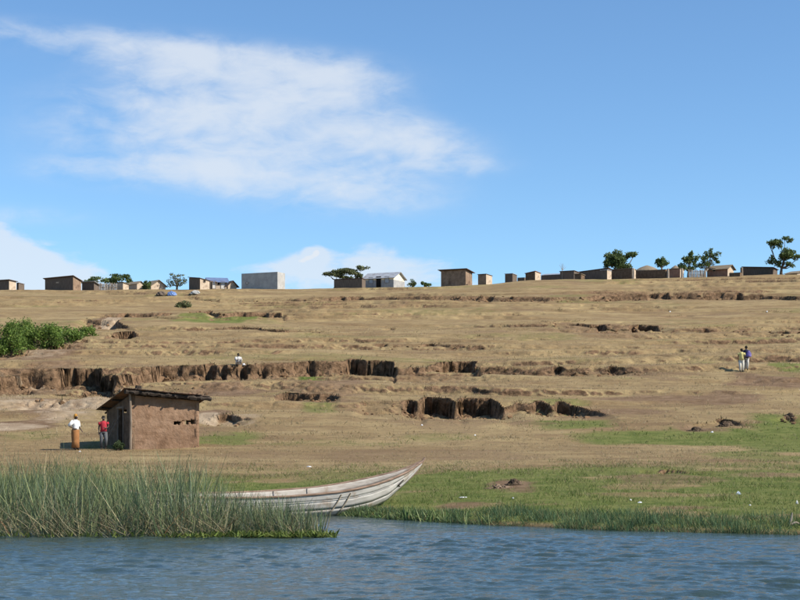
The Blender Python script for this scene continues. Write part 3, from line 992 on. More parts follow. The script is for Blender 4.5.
def round_hut(px0, px1, top, D, label):
    x = ((px0 + px1) / 2 - 400) / F * D
    z = ground(x, D)
    rr = (px1 - px0) / 2 / F * D
    Ht = CAM_H + (HORIZ - top) / F * D - z
    t = thing('thatched_hut', label, 'hut', (x, D, z), 0, 'village buildings along the crest')
    MB().rings([(0, 0, -0.4, rr * .8, rr * .8), (0, 0, Ht * .62, rr * .8, rr * .8)], 20).build('wall', BROWN_MUD, t)
    MB().rings([(0, 0, Ht * .58, rr * 1.02, rr * 1.02), (0, 0, Ht * .63, rr, rr), (0, 0, Ht * .85, rr * .55, rr * .55), (0, 0, Ht * .97, rr * .16, rr * .16), (0, 0, Ht, rr * .03, rr * .03)], 20).build('roof', THATCH, t)


round_hut(634, 660, 265.3, 262, 'thatched roof hut rising behind the long compound wall')
round_hut(668, 683, 265.3, 264, 'small thatched hut behind the low red stall')


def pole_fence(label, px0, px1, top, D, mat, n):
    x0, x1 = (px0 - 400) / F * D, (px1 - 400) / F * D
    z = ground((x0 + x1) / 2, D)
    Ht = CAM_H + (HORIZ - top) / F * D - z
    t = thing('pole_fence', label, 'fence', ((x0 + x1) / 2, D, z))
    hw = (x1 - x0) / 2
    rr = random.Random(int(px0))
    mb = MB()
    for i in range(n):
        xx = -hw + 2 * hw * (i + rr.uniform(-.3, .3)) / (n - 1)
        mb.tube([(xx, rr.uniform(-.05, .05), -0.4), (xx + rr.uniform(-.08, .08), rr.uniform(-.05, .05), Ht * rr.uniform(.82, 1.05))], [0.05, 0.04], 5)
    tag(mb.build('poles', mat, t), kind='stuff')
    for zz in (0.35, 0.75):
        MB().tube([(-hw, 0.08, Ht * zz), (hw, 0.08, Ht * zz * 1.02)], 0.03, 5).build('rail', mat, t)


pole_fence('pale fence of upright poles left of the pinkish mud hut', 99.5, 117, 283, 252, PALE_POLE, 40)
pole_fence('pale crooked pole fence between two small trees', 689, 706, 269.5, 250, PALE_POLE, 34)


def post(label, px, top, D, mat, rad=0.12):
    x = (px - 400) / F * D
    z = ground(x, D)
    Ht = CAM_H + (HORIZ - top) / F * D - z
    mb = MB().tube([(0, 0, -0.3), (0.02, 0, Ht * 0.5), (0.0, 0.02, Ht)], [rad * 1.1, rad, rad * 0.9], 8)
    tag(mb.build('post', mat, None, (x, D, z)), label, 'post', 'posts along the crest')


post('pale post at the right end of the dark-fronted stall', 633.5, 268.4, 248.5, PALE_WALL, 0.2)
post('pale post at the left end of the red stall', 668, 268.6, 249, PALE_POLE, 0.18)
post('pale post at the right end of the red stall', 682, 268.4, 248, PALE_POLE, 0.16)
post('dark post at the left end of the long sloping shed', 741.6, 267.5, 248, POLE, 0.22)

# heaps and a tarpaulin lying on the grass below the houses


def lump_mesh(name, rx, ry, rz, seed, amp=0.3, sub=3):
    bm = bmesh.new()
    bmesh.ops.create_icosphere(bm, subdivisions=sub, radius=1)
    co = np.array([v.co[:] for v in bm.verts])
    n = 1 + amp * (fbm(co[:, 0] * 1.7 + co[:, 2], co[:, 1] * 1.7 - co[:, 2] * 0.6, 4, seed))
    for v, k in zip(bm.verts, n):
        v.co = (v.co.x * rx * k, v.co.y * ry * k, max(v.co.z, -0.3) * rz * k)
        if v.co.z < 0:
            v.co.z *= 0.6
    me = bpy.data.meshes.new(name)
    bm.to_mesh(me)
    bm.free()
    me.polygons.foreach_set('use_smooth', [amp < 0.35] * len(me.polygons))
    return me


def lump(name, label, cat, px, py, wpx, hpx, mat, seed, amp=0.3, group=None, D=None):
    x, y, z = hit(px, py)
    if D:
        x, y = (px - 400) / F * D, D
        z = ground(x, y)
    s = y / F
    me = lump_mesh(name, wpx * s / 2, wpx * s / 2 * 0.7, hpx * s, seed, amp)
    return tag(link(name, me, mat, None, (x, y, z)), label, cat, group)


BLUE = pmat('blue_tarpaulin', (0.10, 0.18, 0.38), (0.16, 0.25, 0.48), 4.0, 0.5)
lump('tarpaulin', 'blue tarpaulin heap on the grass below the pale gable house', 'tarpaulin', 172, 295.2, 9, 3.6, BLUE, 3, 0.5)
lump('bundle', 'dark bundle lying left of the blue tarpaulin', 'bundle', 161, 295.0, 9, 3.6, PLANK, 5, 0.5)
lump('stone_heap', 'small grey heap in front of the tall mud house', 'heap', 195, 293.5, 9, 3.0, PLASTER, 7, 0.5)


# ------------------------------------------------------------------ trees and bushes
def leaf_cards(clumps, per, size, greens, seed, flat=0.0):
    """clumps: (cx,cy,cz, rx,ry,rz); leaf-sized quads spread through each clump"""
    r = np.random.default_rng(seed)
    V, Tn = [], []
    for c in clumps:
        vol = (c[3] * c[4] * c[5]) ** (2 / 3)
        n = max(40, int(per * 2.5 * vol))
        p = r.normal(size=(n, 3))
        p /= np.linalg.norm(p, axis=1)[:, None]
        rad = r.random(n) ** 0.42
        lum = 1 + 0.35 * fbm(p[:, 0] * 1.6 + c[0], p[:, 1] * 1.6 + p[:, 2] * 1.1 + c[2], 3, seed % 50)
        p = p * (rad * lum)[:, None] * np.array(c[3:6]) + np.array(c[:3])
        a = r.normal(size=(n, 3))
        a /= np.linalg.norm(a, axis=1)[:, None]
        b = np.cross(a, r.normal(size=(n, 3)))
        b /= np.linalg.norm(b, axis=1)[:, None]
        s = size * (0.6 + 0.8 * r.random(n))
        a *= s[:, None]
        b *= (s * 0.6)[:, None]
        V.append(np.stack([p - a, p + b * 0.9, p + a, p - b * 0.9], 1))
        g = np.array(greens)
        t = g[r.integers(0, len(g), n)] * (0.75 + 0.5 * r.random(n))[:, None] * (0.85 + 0.3 * r.random())
        Tn.append(np.repeat(t[:, None, :], 4, 1))
    V = np.concatenate(V).reshape(-1, 3)
    Tn = np.concatenate(Tn).reshape(-1, 3)
    return V, np.arange(len(V)).reshape(-1, 4), Tn


DKG = [(0.085, 0.125, 0.040), (0.11, 0.155, 0.050), (0.065, 0.10, 0.036), (0.145, 0.185, 0.065)]
OLV = [(0.13, 0.145, 0.060), (0.16, 0.175, 0.075), (0.095, 0.11, 0.05)]
BRT = [(0.11, 0.18, 0.030), (0.15, 0.225, 0.042), (0.075, 0.13, 0.024), (0.19, 0.255, 0.06)]


def ridge_tree(name, label, px, D, clumps, greens, seed, per=130, size=0.17, bark=BARK, lean=0.0, trunk_r=0.16, group='trees along the crest', forks=True):
    x = (px - 400) / F * D
    z = ground(x, D)
    t = thing(name, label, 'tree', (x, D, z), 0, group)
    s = D / F
    cl = []
    rr = random.Random(seed)
    for (cpx, cpy, rx, ry) in clumps:
        cx = (cpx - px) * s
        cz = CAM_H + (HORIZ - cpy) * s - z
        n = max(2, int(rx * ry / 14))
        for k in range(n + 2):          # each lobe is several uneven leaf clumps
            f = 0.62
            cl.append((cx + rr.uniform(-1, 1) * rx * s * f, rr.uniform(-1, 1) * rx * s * 0.6, cz + rr.uniform(-1, 1) * ry * s * f, rx * s * rr.uniform(.36, .6), rx * s * rr.uniform(.36, .6), ry * s * rr.uniform(.42, .7)))
    v, f, tn = leaf_cards(cl, per, size, greens, seed)
    link('crown', np_mesh('crown', v, f, tn), LEAF, t)
    cxs = np.array([c[:3] for c in cl])
    top = cxs.mean(0)
    lowz = max(0.4, cxs[:, 2].min() * 0.75)
    mb = MB()
    fork = Vector((lean * 0.5 + top[0] * 0.35, top[1] * 0.3, lowz))
    mb.tube([(0, 0, -0.3), (fork.x * 0.35, 0, lowz * 0.5), fork], [trunk_r * 1.25, trunk_r, trunk_r * 0.8], 8)
    for c in rr.sample(cl, min(len(cl), 9)):
        e = Vector(c[:3])
        mid = fork.lerp(e, 0.5) + Vector((rr.uniform(-.2, .2), rr.uniform(-.2, .2), -0.12 * (e - fork).length))
        mb.tube([fork, mid, e], [trunk_r * 0.6, trunk_r * 0.36, trunk_r * 0.12], 6)
    mb.build('trunk', bark, t, smooth_shade=True)
    return t


ridge_tree('tree', 'dark green spreading tree behind the pale pole fence', 108, 280, [(96, 281, 12, 3.5), (112, 280, 13, 4), (122, 278, 10, 4.5), (131, 282, 6, 3)], DKG, 101, 120)
ridge_tree('tree', 'thin wispy tree left of the tall mud house', 177, 254, [(176, 276, 8, 3), (172, 283, 7, 5), (182, 282, 5, 5), (178, 280, 6, 4)], OLV, 103, 42, 0.13)
ridge_tree('bush', 'round dark green bush left of the small gable-ended house', 146.5, 251, [(146.5, 284.5, 4.6, 4.6), (146, 286, 4.5, 3.5)], DKG, 104, 170)
ridge_tree('acacia_tree', 'flat-topped spreading acacia left of the cream house', 333, 254, [(330, 274, 11, 3.2), (345, 272.5, 14, 3.8), (340, 277, 12, 3), (356, 275, 10, 4), (363, 268.5, 7, 3.5)], OLV, 105, 120, lean=0.8)
ridge_tree('bush', 'wispy bush right of the cream house', 412, 256, [(411, 282, 6, 4.5), (415, 284, 4, 3)], DKG, 106, 50, 0.13)
ridge_tree('bush', 'small round bush between cream house and overhanging-roofed shed', 424, 257, [(424, 284, 4, 2.5), (428, 285, 5, 1.5)], DKG, 107, 110)
ridge_tree('tree', 'dense bushy tree with a lobe leaning right above stalls', 620, 257, [(614, 260, 11, 8.5), (620, 264, 13, 6), (628, 257, 8, 4.5), (632, 254.5, 6, 3), (609, 263, 6, 5)], DKG, 108, 150, trunk_r=0.25)
ridge_tree('tree', 'small pointed tree beside the thatched hut', 662, 258, [(662, 264, 7.5, 6), (661, 260, 4, 4)], DKG, 109, 140)
ridge_tree('tree', 'upright dark tree left of the crooked pole fence', 688, 255, [(689, 255, 4.5, 5), (688, 261, 7.5, 6), (686, 266, 8.5, 5), (693, 262, 5, 6)], DKG, 110, 130)
ridge_tree('tree', 'open-crowned tree with pale leaning trunk by the red-fronted gable house', 703, 251, [(708, 253, 5.5, 5), (701, 259, 7, 5.5), (714, 257, 7, 5), (709, 262, 9, 5), (700, 265, 7.5, 4), (718, 261, 4, 3)], DKG, 111, 78, bark=PALE_BARK, lean=1.0)
ridge_tree('tree', 'tall two-tiered tree standing at the right picture edge', 781, 249, [(778, 242, 11, 3.6), (789, 239.5, 9, 3), (770, 243, 5, 3), (776, 247, 6, 6), (784, 253, 13, 5), (771, 259, 7, 5), (791, 258, 10, 5.5), (779, 264, 6, 3.5), (790, 265, 6.5, 3.5), (799, 258, 6, 4)], DKG, 112, 105, trunk_r=0.22)


def bare_sapling():
    D = 253
    x = (562 - 400) / F * D
    z = ground(x, D)
    t = thing('bare_sapling', 'leafless grey sapling above the square hut', 'tree', (x, D, z), 0, 'trees along the crest')
    mb = MB()
    mb.tube([(0, 0, -.2), (0.05, 0, 1.5), (0.1, 0, 2.6)], [.06, .045, .02], 6)
    for a, l in ((-.5, .9), (.4, .8), (-.25, 1.2), (.65, .6), (.15, 1.1)):
        mb.tube([(0.05, 0, 1.5), (0.05 + a * .6, a * .3, 1.5 + l * .6), (0.05 + a, a * .4, 1.5 + l)], [.03, .02, .01], 5)
    mb.build('trunk', PALE_BARK, t)


bare_sapling()


def shrub(label, px, py, wpx, hpx, greens, seed, per=100, size=0.12, group=None):
    x, y, z = hit(px, py)
    s = y / F
    t = thing('shrub', label, 'shrub', (x, y, z), 0, group)
    rr = random.Random(seed)
    w, h = wpx * s / 2, hpx * s
    cl = []
    for k in range(20):
        a = rr.uniform(0, 6.28)
        q = rr.random() ** .5 * .95
        cz = h * rr.uniform(.06, .78) * (1 - .45 * q * q)
        cl.append((w * q * math.cos(a), w * q * math.sin(a) * .8, cz, w * rr.uniform(.3, .5), w * rr.uniform(.3, .5), h * rr.uniform(.2, .34)))
    v, f, tn = leaf_cards(cl, per, size, greens, seed)
    link('foliage', np_mesh('foliage', v, f, tn), LEAF, t)
    mb = MB()
    for c in cl[:6]:
        mb.tube([(c[0] * .1, c[1] * .1, -.2), (c[0] * .5, c[1] * .5, c[2] * .55), c[:3]], [.05, .035, .012], 5)
    mb.build('stem', BARK, t)


TH = 'shrubs of the green thicket'
for i_, (lab_, a_) in enumerate([
        ('tall bright green thicket shrub cut by the left picture edge', (-14, 352, 34, 36)),
        ('tallest shrub of the thicket, nearest the left picture edge', (12, 352, 30, 34)),
        ('back shrub of the thicket, above its left half', (22, 341, 32, 24)),
        ('second tall shrub of the thicket from the left', (34, 349, 28, 28)),
        ('middle shrub of the thicket above the pale bank', (50, 345, 26, 23)),
        ('low back shrub in the middle of the thicket', (56, 337, 30, 15)),
        ('low shrub toward the right end of the thicket', (68, 341, 24, 17)),
        ('smallest shrub at the right tip of the thicket', (85, 336, 22, 11)),
        ('yellow-green low shrub at the foot of the thicket, far left', (2, 355, 20, 12))]):
    shrub(lab_, *a_, BRT, 130 + i_, per=200, size=0.085, group=TH)
shrub('small lone dark shrub above the upper gully', 184, 307, 14, 7, OLV, 150, 160, 0.11)
shrub('low weedy bush beside the mud hut doorway', 118, 450.5, 10, 11, [(0.05, 0.075, 0.03), (0.075, 0.10, 0.04)], 151, 220, 0.045)

# ------------------------------------------------------------------ the mud hut on the bank
def mud_wall(name, parent, w, h0, h1, holes, loc, rz, mat, seed, th=0.2):
    """a daubed wall panel from (0,0) to (w,0), top h0 -> h1, with holes (u0,u1,z0,z1)"""
    nu, nz = int(w / 0.05), 68
    bm = bmesh.new()
    grid = {}
    for i in range(nu + 1):
        u = w * i / nu
        H = h0 + (h1 - h0) * i / nu
        for j in range(nz + 1):
            z = -0.3 + (H + 0.3) * j / nz
            off = 0.030 * float(fbm(np.array([u * 2.1]), np.array([z * 2.1]), 4, seed)[0])
            grid[i, j] = bm.verts.new((u, off, z))
    for i in range(nu):
        for j in range(nz):
            u = w * (i + .5) / nu
            z = grid[i, j].co.z + 0.02
            jit = 0.014 * math.sin(u * 31 + seed) + 0.010 * math.sin(u * 67)
            if any(a < u < b and c + jit < z < d + jit for a, b, c, d in holes):
                continue
            f = bm.faces.new((grid[i, j], grid[i + 1, j], grid[i + 1, j + 1], grid[i, j + 1]))
            f.smooth = True
    for v in [v for v in bm.verts if not v.link_faces]:
        bm.verts.remove(v)
    me = bpy.data.meshes.new(name)
    bm.to_mesh(me)
    bm.free()
    o = link(name, me, mat, parent, loc, (0, 0, rz))
    so = o.modifiers.new('thickness', 'SOLIDIFY')
    so.thickness = th
    so.offset = -1.0
    return o


EAVE = pmat('dark_eave', (0.026, 0.020, 0.016), (0.055, 0.042, 0.032), 5.0, 1.0, 0.02, 14.0)  # very dark tone shared by eave poles, packing and roof weight


def build_hut():
    cx, D, zg = hit(130.5, 449.5)
    a = math.radians(27)
    t = thing('mud_hut', 'brown mud-walled hut with ragged flat roof on the bank', 'hut', (cx, D, zg), a)
    w, d = 3.2, 3.6

    def hz(u, v):
        return 2.42 - 0.07 * u - 0.19 * v
    mud_wall('wall', t, w, hz(0, 0), hz(w, 0), [(2.02, 2.32, 1.10, 1.26), (2.32, 2.40, 1.19, 1.27), (2.40, 2.70, 1.12, 1.30), (2.70, 2.78, 1.22, 1.31), (2.78, 3.08, 1.14, 1.34)], (0, 0, 0), 0, MUD, 3)
    wl = mud_wall('wall', t, d, hz(0, d), hz(0, 0), [(d - 1.75, d - 0.95, -0.4, 1.80), (d - 0.95, d - 0.62, 1.62, 1.80)], (0, d, 0), -math.pi / 2, MUD_DARK, 9)  # darker mud than the other walls: the left side's shade, painted in
    mud_wall('wall', t, w, hz(w, d), hz(0, d), [], (w, d, 0), math.pi, MUD, 13)
    mud_wall('wall', t, d, hz(w, 0), hz(w, d), [(1.2, 1.9, 1.0, 1.5)], (w, 0, 0), math.pi / 2, MUD, 17)
    # rough corner post and door post
    MB().tube([(-0.03, -0.04, -0.2), (0.0, -0.05, 1.2), (-0.04, -0.03, hz(0, 0) + 0.28)], [.07, .06, .05], 7).build('corner_post', POLE, t)
    MB().box(-0.06, 0.92, -0.2, -0.01, 1.0, 1.85).build('door_post', POLE, t)
    MB().box(-0.06, 1.72, -0.2, -0.01, 1.8, 1.8).build('door_post', POLE, t)
    MB().box(-0.075, 0.86, 1.84, -0.012, 1.86, 1.92).build('lintel', POLE, t)
    # rafters, then sheets of old iron laid over them, edges uneven
    rr = random.Random(8)
    for k in range(6):
        u = 0.05 + k * (w - 0.1) / 5
        MB().tube([(u, -0.42 - rr.uniform(0, .12), hz(u, -.42) + 0.02), (u, d + .4, hz(u, d + .4) + 0.02)], .045, 6).build('rafter', EAVE, t)
    for v_, e in ((-0.28, 0.45), (1.6, 0.3), (3.3, 0.2)):
        MB().tube([(-0.35, v_, hz(-.35, v_) + 0.09), (w + e, v_, hz(w + e, v_) + 0.085)], .05, 6).build('purlin', EAVE, t)
    for k, (u0, u1, y0, dz) in enumerate([(-0.42, 0.42, -0.40, 0.0), (0.36, 1.16, -0.47, 0.02), (1.10, 1.95, -0.43, 0.035), (1.88, 2.62, -0.5, 0.015), (2.55, 3.20, -0.42, 0.03), (3.12, 3.60, -0.36, 0.0)]):
        mb = MB()
        n = 22
        pts = []
        tip = rr.uniform(-.03, .05)
        vs, fs = [], []
        for j, (v_, ) in enumerate([(y0,), (y0 + .5,), (1.5,), (d + .42,)]):
            for i in range(n + 1):
                u = u0 + (u1 - u0) * i / n
                cor = 0.016 * math.sin(i * math.pi)
                cor = 0.016 * (1 if i % 2 else -1)
                edge = rr.uniform(-.03, .03) if j == 0 else 0
                z = hz(u, v_) + 0.155 + dz + cor + (tip if j == 0 else 0)
                vs.append((u, v_ + edge, z))
        m_ = len(vs)
        for j in range(3):
            for i in range(n):
                q = j * (n + 1) + i
                fs.append((q, q + 1, q + n + 2, q + n + 1))
        o = MB().add(vs, fs).build('roof_sheet', RUST, t)
        s = o.modifiers.new('thickness', 'SOLIDIFY')
        s.thickness = 0.02
    # dark uneven packing under the sheets along the front edge
    mb = MB()
    pts = [(-0.35 + 4.0 * k / 24, -0.30 + rr.uniform(-.04, .04), hz(-0.35 + 4.0 * k / 24, -.3) + 0.045 + rr.uniform(-.025, .025)) for k in range(25)]
    mb.tube(pts, [rr.uniform(.07, .12) for _ in pts], 6)
    mb.build('eave_packing', EAVE, t)
    mb = MB()
    mb.box(-0.10, -0.34, hz(0, 0) + 0.18, 0.12, -0.12, hz(0, 0) + 0.42)
    me = mb.build('roof_weight', EAVE, t)
    me.rotation_euler = (0, 0.1, 0)
    return t, cx, D, zg, a


HUT, HX, HY, HZ, HA = build_hut()


def hut_pt(u, v):
    return HX + u * math.cos(HA) - v * math.sin(HA), HY + u * math.sin(HA) + v * math.cos(HA)


for k_, (u_, v_, du, dv, hh, lab_) in enumerate([(-1.0, 1.0, 0.85, 0.1, 1.5, 'thin dark pole leaning on the hut wall beside doorway'), (-0.75, 2.3, 0.6, -0.5, 1.25, 'thin pole leaning on the hut wall behind the doorway')]):
    bx_, by_ = hut_pt(u_, v_)
    tx_, ty_ = hut_pt(u_ + du, v_ + dv)
    z0_ = ground(bx_, by_)
    o_ = MB().tube([(0, 0, -0.05), ((tx_ - bx_) * .5 + .03, (ty_ - by_) * .5, hh * .52), (tx_ - bx_, ty_ - by_, hh)], [.028, .024, .018], 6).build('leaning_pole', POLE, None, (bx_, by_, z0_))
    tag(o_, lab_, 'pole', 'poles leaning on the hut')


# ------------------------------------------------------------------ the beached canoe
def build_boat():
    WHITE = pmat('worn_white_paint', (0.34, 0.32, 0.29), (0.44, 0.42, 0.385), 2.4, 0.75, 0.004, 20.0, (0.8, 3, 3), c3=(0.29, 0.235, 0.185), s3=2.3)
    INNER = pmat('bare_grey_planking', (0.30, 0.265, 0.225), (0.40, 0.37, 0.33), 2.8, 0.85, 0.004, 20.0, (0.8, 5, 5), c3=(0.22, 0.15, 0.10), s3=1.6)
    RAIL = pmat('brown_rail_wood', (0.13, 0.082, 0.055), (0.24, 0.165, 0.12), 4.0, 0.85, 0.004, 25.0, (0.6, 4, 4))
    TAN = pmat('tan_batten_wood', (0.34, 0.27, 0.19), (0.44, 0.37, 0.27), 5.0, 0.85)
    TAR = pmat('tar', (0.012, 0.010, 0.009), (0.03, 0.024, 0.02), 6.0, 0.6)
    bow = Vector(((421 - 400) / F * 46.4, 46.4))
    yaw = math.radians(38)
    t = thing('canoe', 'worn white plank canoe with brown rail, beached beside the reeds', 'boat', (bow.x, bow.y, 0.0), yaw)
    # L = distance from the bow tip; local x = -L
    Ls = np.array([0, .3, .66, 1.3, 1.9, 2.5, 3.1, 3.75, 4.6, 5.6, 6.6, 7.6, 8.3]) * 1.13
    gun = np.array([1.46, 1.32, 1.18, 1.00, .87, .77, .70, .66, .62, .61, .63, .69, .76])
    kee = np.array([1.38, 1.08, .78, .30, .08, -.02, -.06, -.08, -.09, -.09, -.07, -.02, .06])
    bea = np.array([.02, .11, .22, .40, .52, .60, .65, .68, .69, .67, .61, .50, .40])
    LL = np.linspace(0, 9.38, 64)

    def sect(L, q, side):
        """q: 0 gunwale .. 1 keel; heel a little to the camera side"""
        g, k, b = np.interp(L, Ls, gun), np.interp(L, Ls, kee), np.interp(L, Ls, bea)
        hgt = g - k
        qs = [0, .30, .60, .84, 1.0]
        bs = [1.0, .93, .80, .52, 0.02]
        zs = [1.0, .72, .38, .10, 0.0]
        y = b * np.interp(q, qs, bs) * side
        z = k + hgt * np.interp(q, qs, zs)
        hl = math.radians(4) * smooth(-0.6, 1.4, L)
        y2 = y * math.cos(hl) - (z - .2) * math.sin(hl) * 1.0
        z2 = y * math.sin(hl) + (z - .2) * math.cos(hl) + .2
        return Vector((-L, y2, z2))
    bounds = [(0.0, .30), (.30, .60), (.60, .84), (.84, 1.0)]
    for side in (-1, 1):
        for bi, (q0, q1) in enumerate(bounds):
            vs, fs = [], []
            qq = np.linspace(q0 + (0.006 if bi else 0), q1 - 0.006, 4)
            for L in LL:
                for q in qq:
                    vs.append(sect(L, q, side))
            n = len(qq)
            for i in range(len(LL) - 1):
                for j in range(n - 1):
                    f = (i * n + j, i * n + j + 1, (i + 1) * n + j + 1, (i + 1) * n + j)
                    fs.append(f if side > 0 else f[::-1])
            o = MB().add(vs, fs).build('plank', WHITE if side < 0 else INNER, t, smooth_shade=True)
            s = o.modifiers.new('thickness', 'SOLIDIFY')
            s.thickness = 0.024 + (0.008 if bi % 2 == 0 else 0)
            s.offset = 0.0
    for side in (-1, 1):
        MB().tube([sect(L, 0, side) + Vector((0, .012 * side, .0)) for L in LL], .036, 6, 1.0).build('rail', RAIL, t)
        MB().tube([sect(L, .30, side) + Vector((0, .016 * side, 0)) for L in LL[9:]], .012, 6).build('seam_batten', WHITE, t)
    # stem
    MB().tube([Vector((0.14, 0, 1.57)), Vector((0.02, 0, 1.42))] + [sect(L, 1.0, 1) * 1.0 + Vector((0.02, -sect(L, 1.0, 1).y * .5, -.01)) for L in (0.15, .3, .66, 1.0, 1.3, 1.7)], [.03, .04, .04, .04, .04, .035, .03, .025], 7).build('stem', RAIL, t)
    # transom
    tr = [sect(9.38, q, -1) for q in np.linspace(0, 1, 6)] + [sect(9.38, q, 1) for q in np.linspace(1, 0, 6)]
    MB().prism(tr, (-0.04, 0, 0)).build('transom', INNER, t)
    for L in (2.6, 4.1, 5.8, 7.4):
        a, b = sect(L, .34, -1), sect(L, .34, 1)
        MB().prism([a + Vector((-.12, 0, 0)), b + Vector((-.12, 0, 0)), b + Vector((.12, 0, 0)), a + Vector((.12, 0, 0))], (0, 0, .035)).build('thwart', INNER, t)
    for L in np.arange(3.6, 9.0, 1.1):
        for side in (-1, 1):
            MB().tube([sect(L, q, side) + Vector((0, -.03 * side, .01)) for q in (.03, .3, .6, .84, .97)], .022, 5).build('rib', INNER, t)
    # repair battens on the near side, and a tar patch by the bow
    for L in (3.05, 3.38):
        MB().tube([sect(L - .05, .12, -1) + Vector((0, -.03, 0)), sect(L + .05, .4, -1) + Vector((0, -.03, 0)), sect(L + .16, .66, -1) + Vector((0, -.03, 0)), sect(L + .2, .8, -1) + Vector((0, -.02, 0))], [.05] * 4, 6, .4).build('repair_batten', TAN, t)
    MB().tube([sect(1.02, .62, -1) + Vector((0, -.03, 0)), sect(1.1, .5, -1) + Vector((0, -.03, 0)), sect(.88, .42, -1) + Vector((0, -.03, 0))], [.03, .045, .03], 6, .5).build('tar_patch', TAR, t)
    return t


build_boat()


# ------------------------------------------------------------------ people
SKIN = pmat('dark_skin', (0.042, 0.025, 0.017), (0.060, 0.036, 0.025), 8.0, 0.55, spec=0.4)
EYE = pmat('eye_white', (0.6, 0.58, 0.55), (0.66, 0.64, 0.6), 3.0, 0.4)
LIP = pmat('lips', (0.07, 0.028, 0.022), (0.085, 0.035, 0.028), 3.0, 0.5)
HAIR = pmat('black_hair', (0.008, 0.007, 0.006), (0.014, 0.012, 0.010), 20.0, 0.95, 0.01, 40.0)


def cloth(name, c, k=0.75):
    return pmat(name, tuple(v * k for v in c), c, 5.0, 0.95, 0.01, 9.0)


def skin_body(parent, J, scale=1.0):
    """one continuous skinned body from named joints"""
    V, R, E = [], [], []

    def add(p, r):
        V.append(Vector(p))
        R.append(r)
        return len(V) - 1

    def chain(start, pts):
        prev = start
        for p, r in pts:
            i = add(p, r)
            E.append((prev, i))
            prev = i
        return prev
    pel = add(J['pelvis'], (.135, .105))
    ch = chain(pel, [(Vector(J['pelvis']).lerp(Vector(J['chest']), .5), (.115, .09)), (J['chest'], (.135, .10))])
    nk = chain(ch, [(J['neck'], (.055, .055))])
    hd = Vector(J['head'])
    n0 = Vector(J['neck'])
    fwd = Vector(J.get('face', (0, -1, 0))).normalized()
    hi = chain(nk, [(n0.lerp(hd, .45), (.052, .055)), (hd + Vector((0, 0, -.03)), (.070, .082)), (hd + Vector((0, 0, .055)), (.078, .09)), (hd + Vector((0, 0, .11)), (.045, .05))])
    chain(hi - 2, [(hd + fwd * .105 + Vector((0, 0, -.01)), (.014, .014))])        # nose
    side = fwd.cross(Vector((0, 0, 1)))
    for s in (-1, 1):
        chain(hi - 1, [(hd + side * s * .088 + Vector((0, 0, .0)), (.014, .02))])     # ears
    for s, k in ((-1, 'R'), (1, 'L')):
        sh, el, wr = Vector(J['sh' + k]), Vector(J['el' + k]), Vector(J['wr' + k])
        e = chain(ch, [(sh, (.055, .055)), (el, (.038, .038)), (wr, (.024, .027))])
        hv = Vector(J.get('hand' + k, (wr - el))).normalized()
        e = chain(e, [(wr + hv * .05, (.024, .034))])
        palm = V[e]
        acr = hv.cross(Vector((0, 1, 0)))
        acr = acr.normalized() if acr.length > .1 else Vector((0, 0, 1))
        for q, ln in ((-1.5, .055), (-.5, .068), (.5, .072), (1.5, .062)):
            chain(e, [(palm + hv * .045 + acr * q * .016, (.0085, .0085)), (palm + hv * (.045 + ln * .55) + acr * q * .019 + Vector((0, .006, 0)), (.008, .008)), (palm + hv * (.045 + ln) + acr * q * .019 + Vector((0, .02, 0)), (.007, .007))])
        chain(e, [(palm + acr * .038 * s + hv * .01, (.010, .010)), (palm + acr * .056 * s + hv * .04, (.009, .009))])
        hp, kn, an = Vector(J['hip' + k]), Vector(J['kn' + k]), Vector(J['an' + k])
        e = chain(pel, [(hp, (.088, .09)), (hp.lerp(kn, .5), (.075, .075)), (kn, (.055, .055)), (kn.lerp(an, .35), (.054, .056)), (an, (.034, .036))])
        ft = Vector(J.get('foot' + k, (0, -1, 0))).normalized()
        chain(e, [(an + ft * .07 + Vector((0, 0, -.035)), (.036, .028)), (an + ft * .16 + Vector((0, 0, -.048)), (.034, .018))])
    me = bpy.data.meshes.new('body')
    me.from_pydata([v * scale for v in V], E, [])
    o = link('body', me, SKIN, parent)
    md = o.modifiers.new('skin', 'SKIN')
    md.use_smooth_shade = True
    for i, sv in enumerate(me.skin_vertices[0].data):
        r = R[i]
        sv.radius = (r[0] * scale, r[1] * scale)
        sv.use_root = (i == 0)
    sb = o.modifiers.new('sub', 'SUBSURF')
    sb.levels = sb.render_levels = 2
    for s in (-1, 1):
        p = (hd + fwd * .088 + side * s * .033 + Vector((0, 0, .022))) * scale
        MB().rings([(0, 0, -.011, .004, .004), (0, 0, -.006, .012, .009), (0, 0, .006, .012, .009), (0, 0, .011, .004, .004)], 8).build('eye', EYE, parent, p)
    p = (hd + fwd * .084 + Vector((0, 0, -.05))) * scale
    mo = MB().rings([(0, 0, -.008, .012, .006), (0, 0, 0, .026, .010), (0, 0, .008, .012, .006)], 10).build('mouth', LIP, parent, p)
    mo.rotation_euler = (0, 0, math.atan2(fwd.y, fwd.x) + math.pi / 2)
    return o


def tube_part(name, mat, parent, paths, scale, rings=None, seg=12):
    mb = MB()
    for pts, rad in paths:
        mb.tube([Vector(p) * scale for p in pts], [r * scale for r in rad], seg)
    if rings:
        mb.rings([tuple(v * scale for v in r) for r in rings], 18)
    o = mb.build(name, mat, parent, smooth_shade=True)
    return o


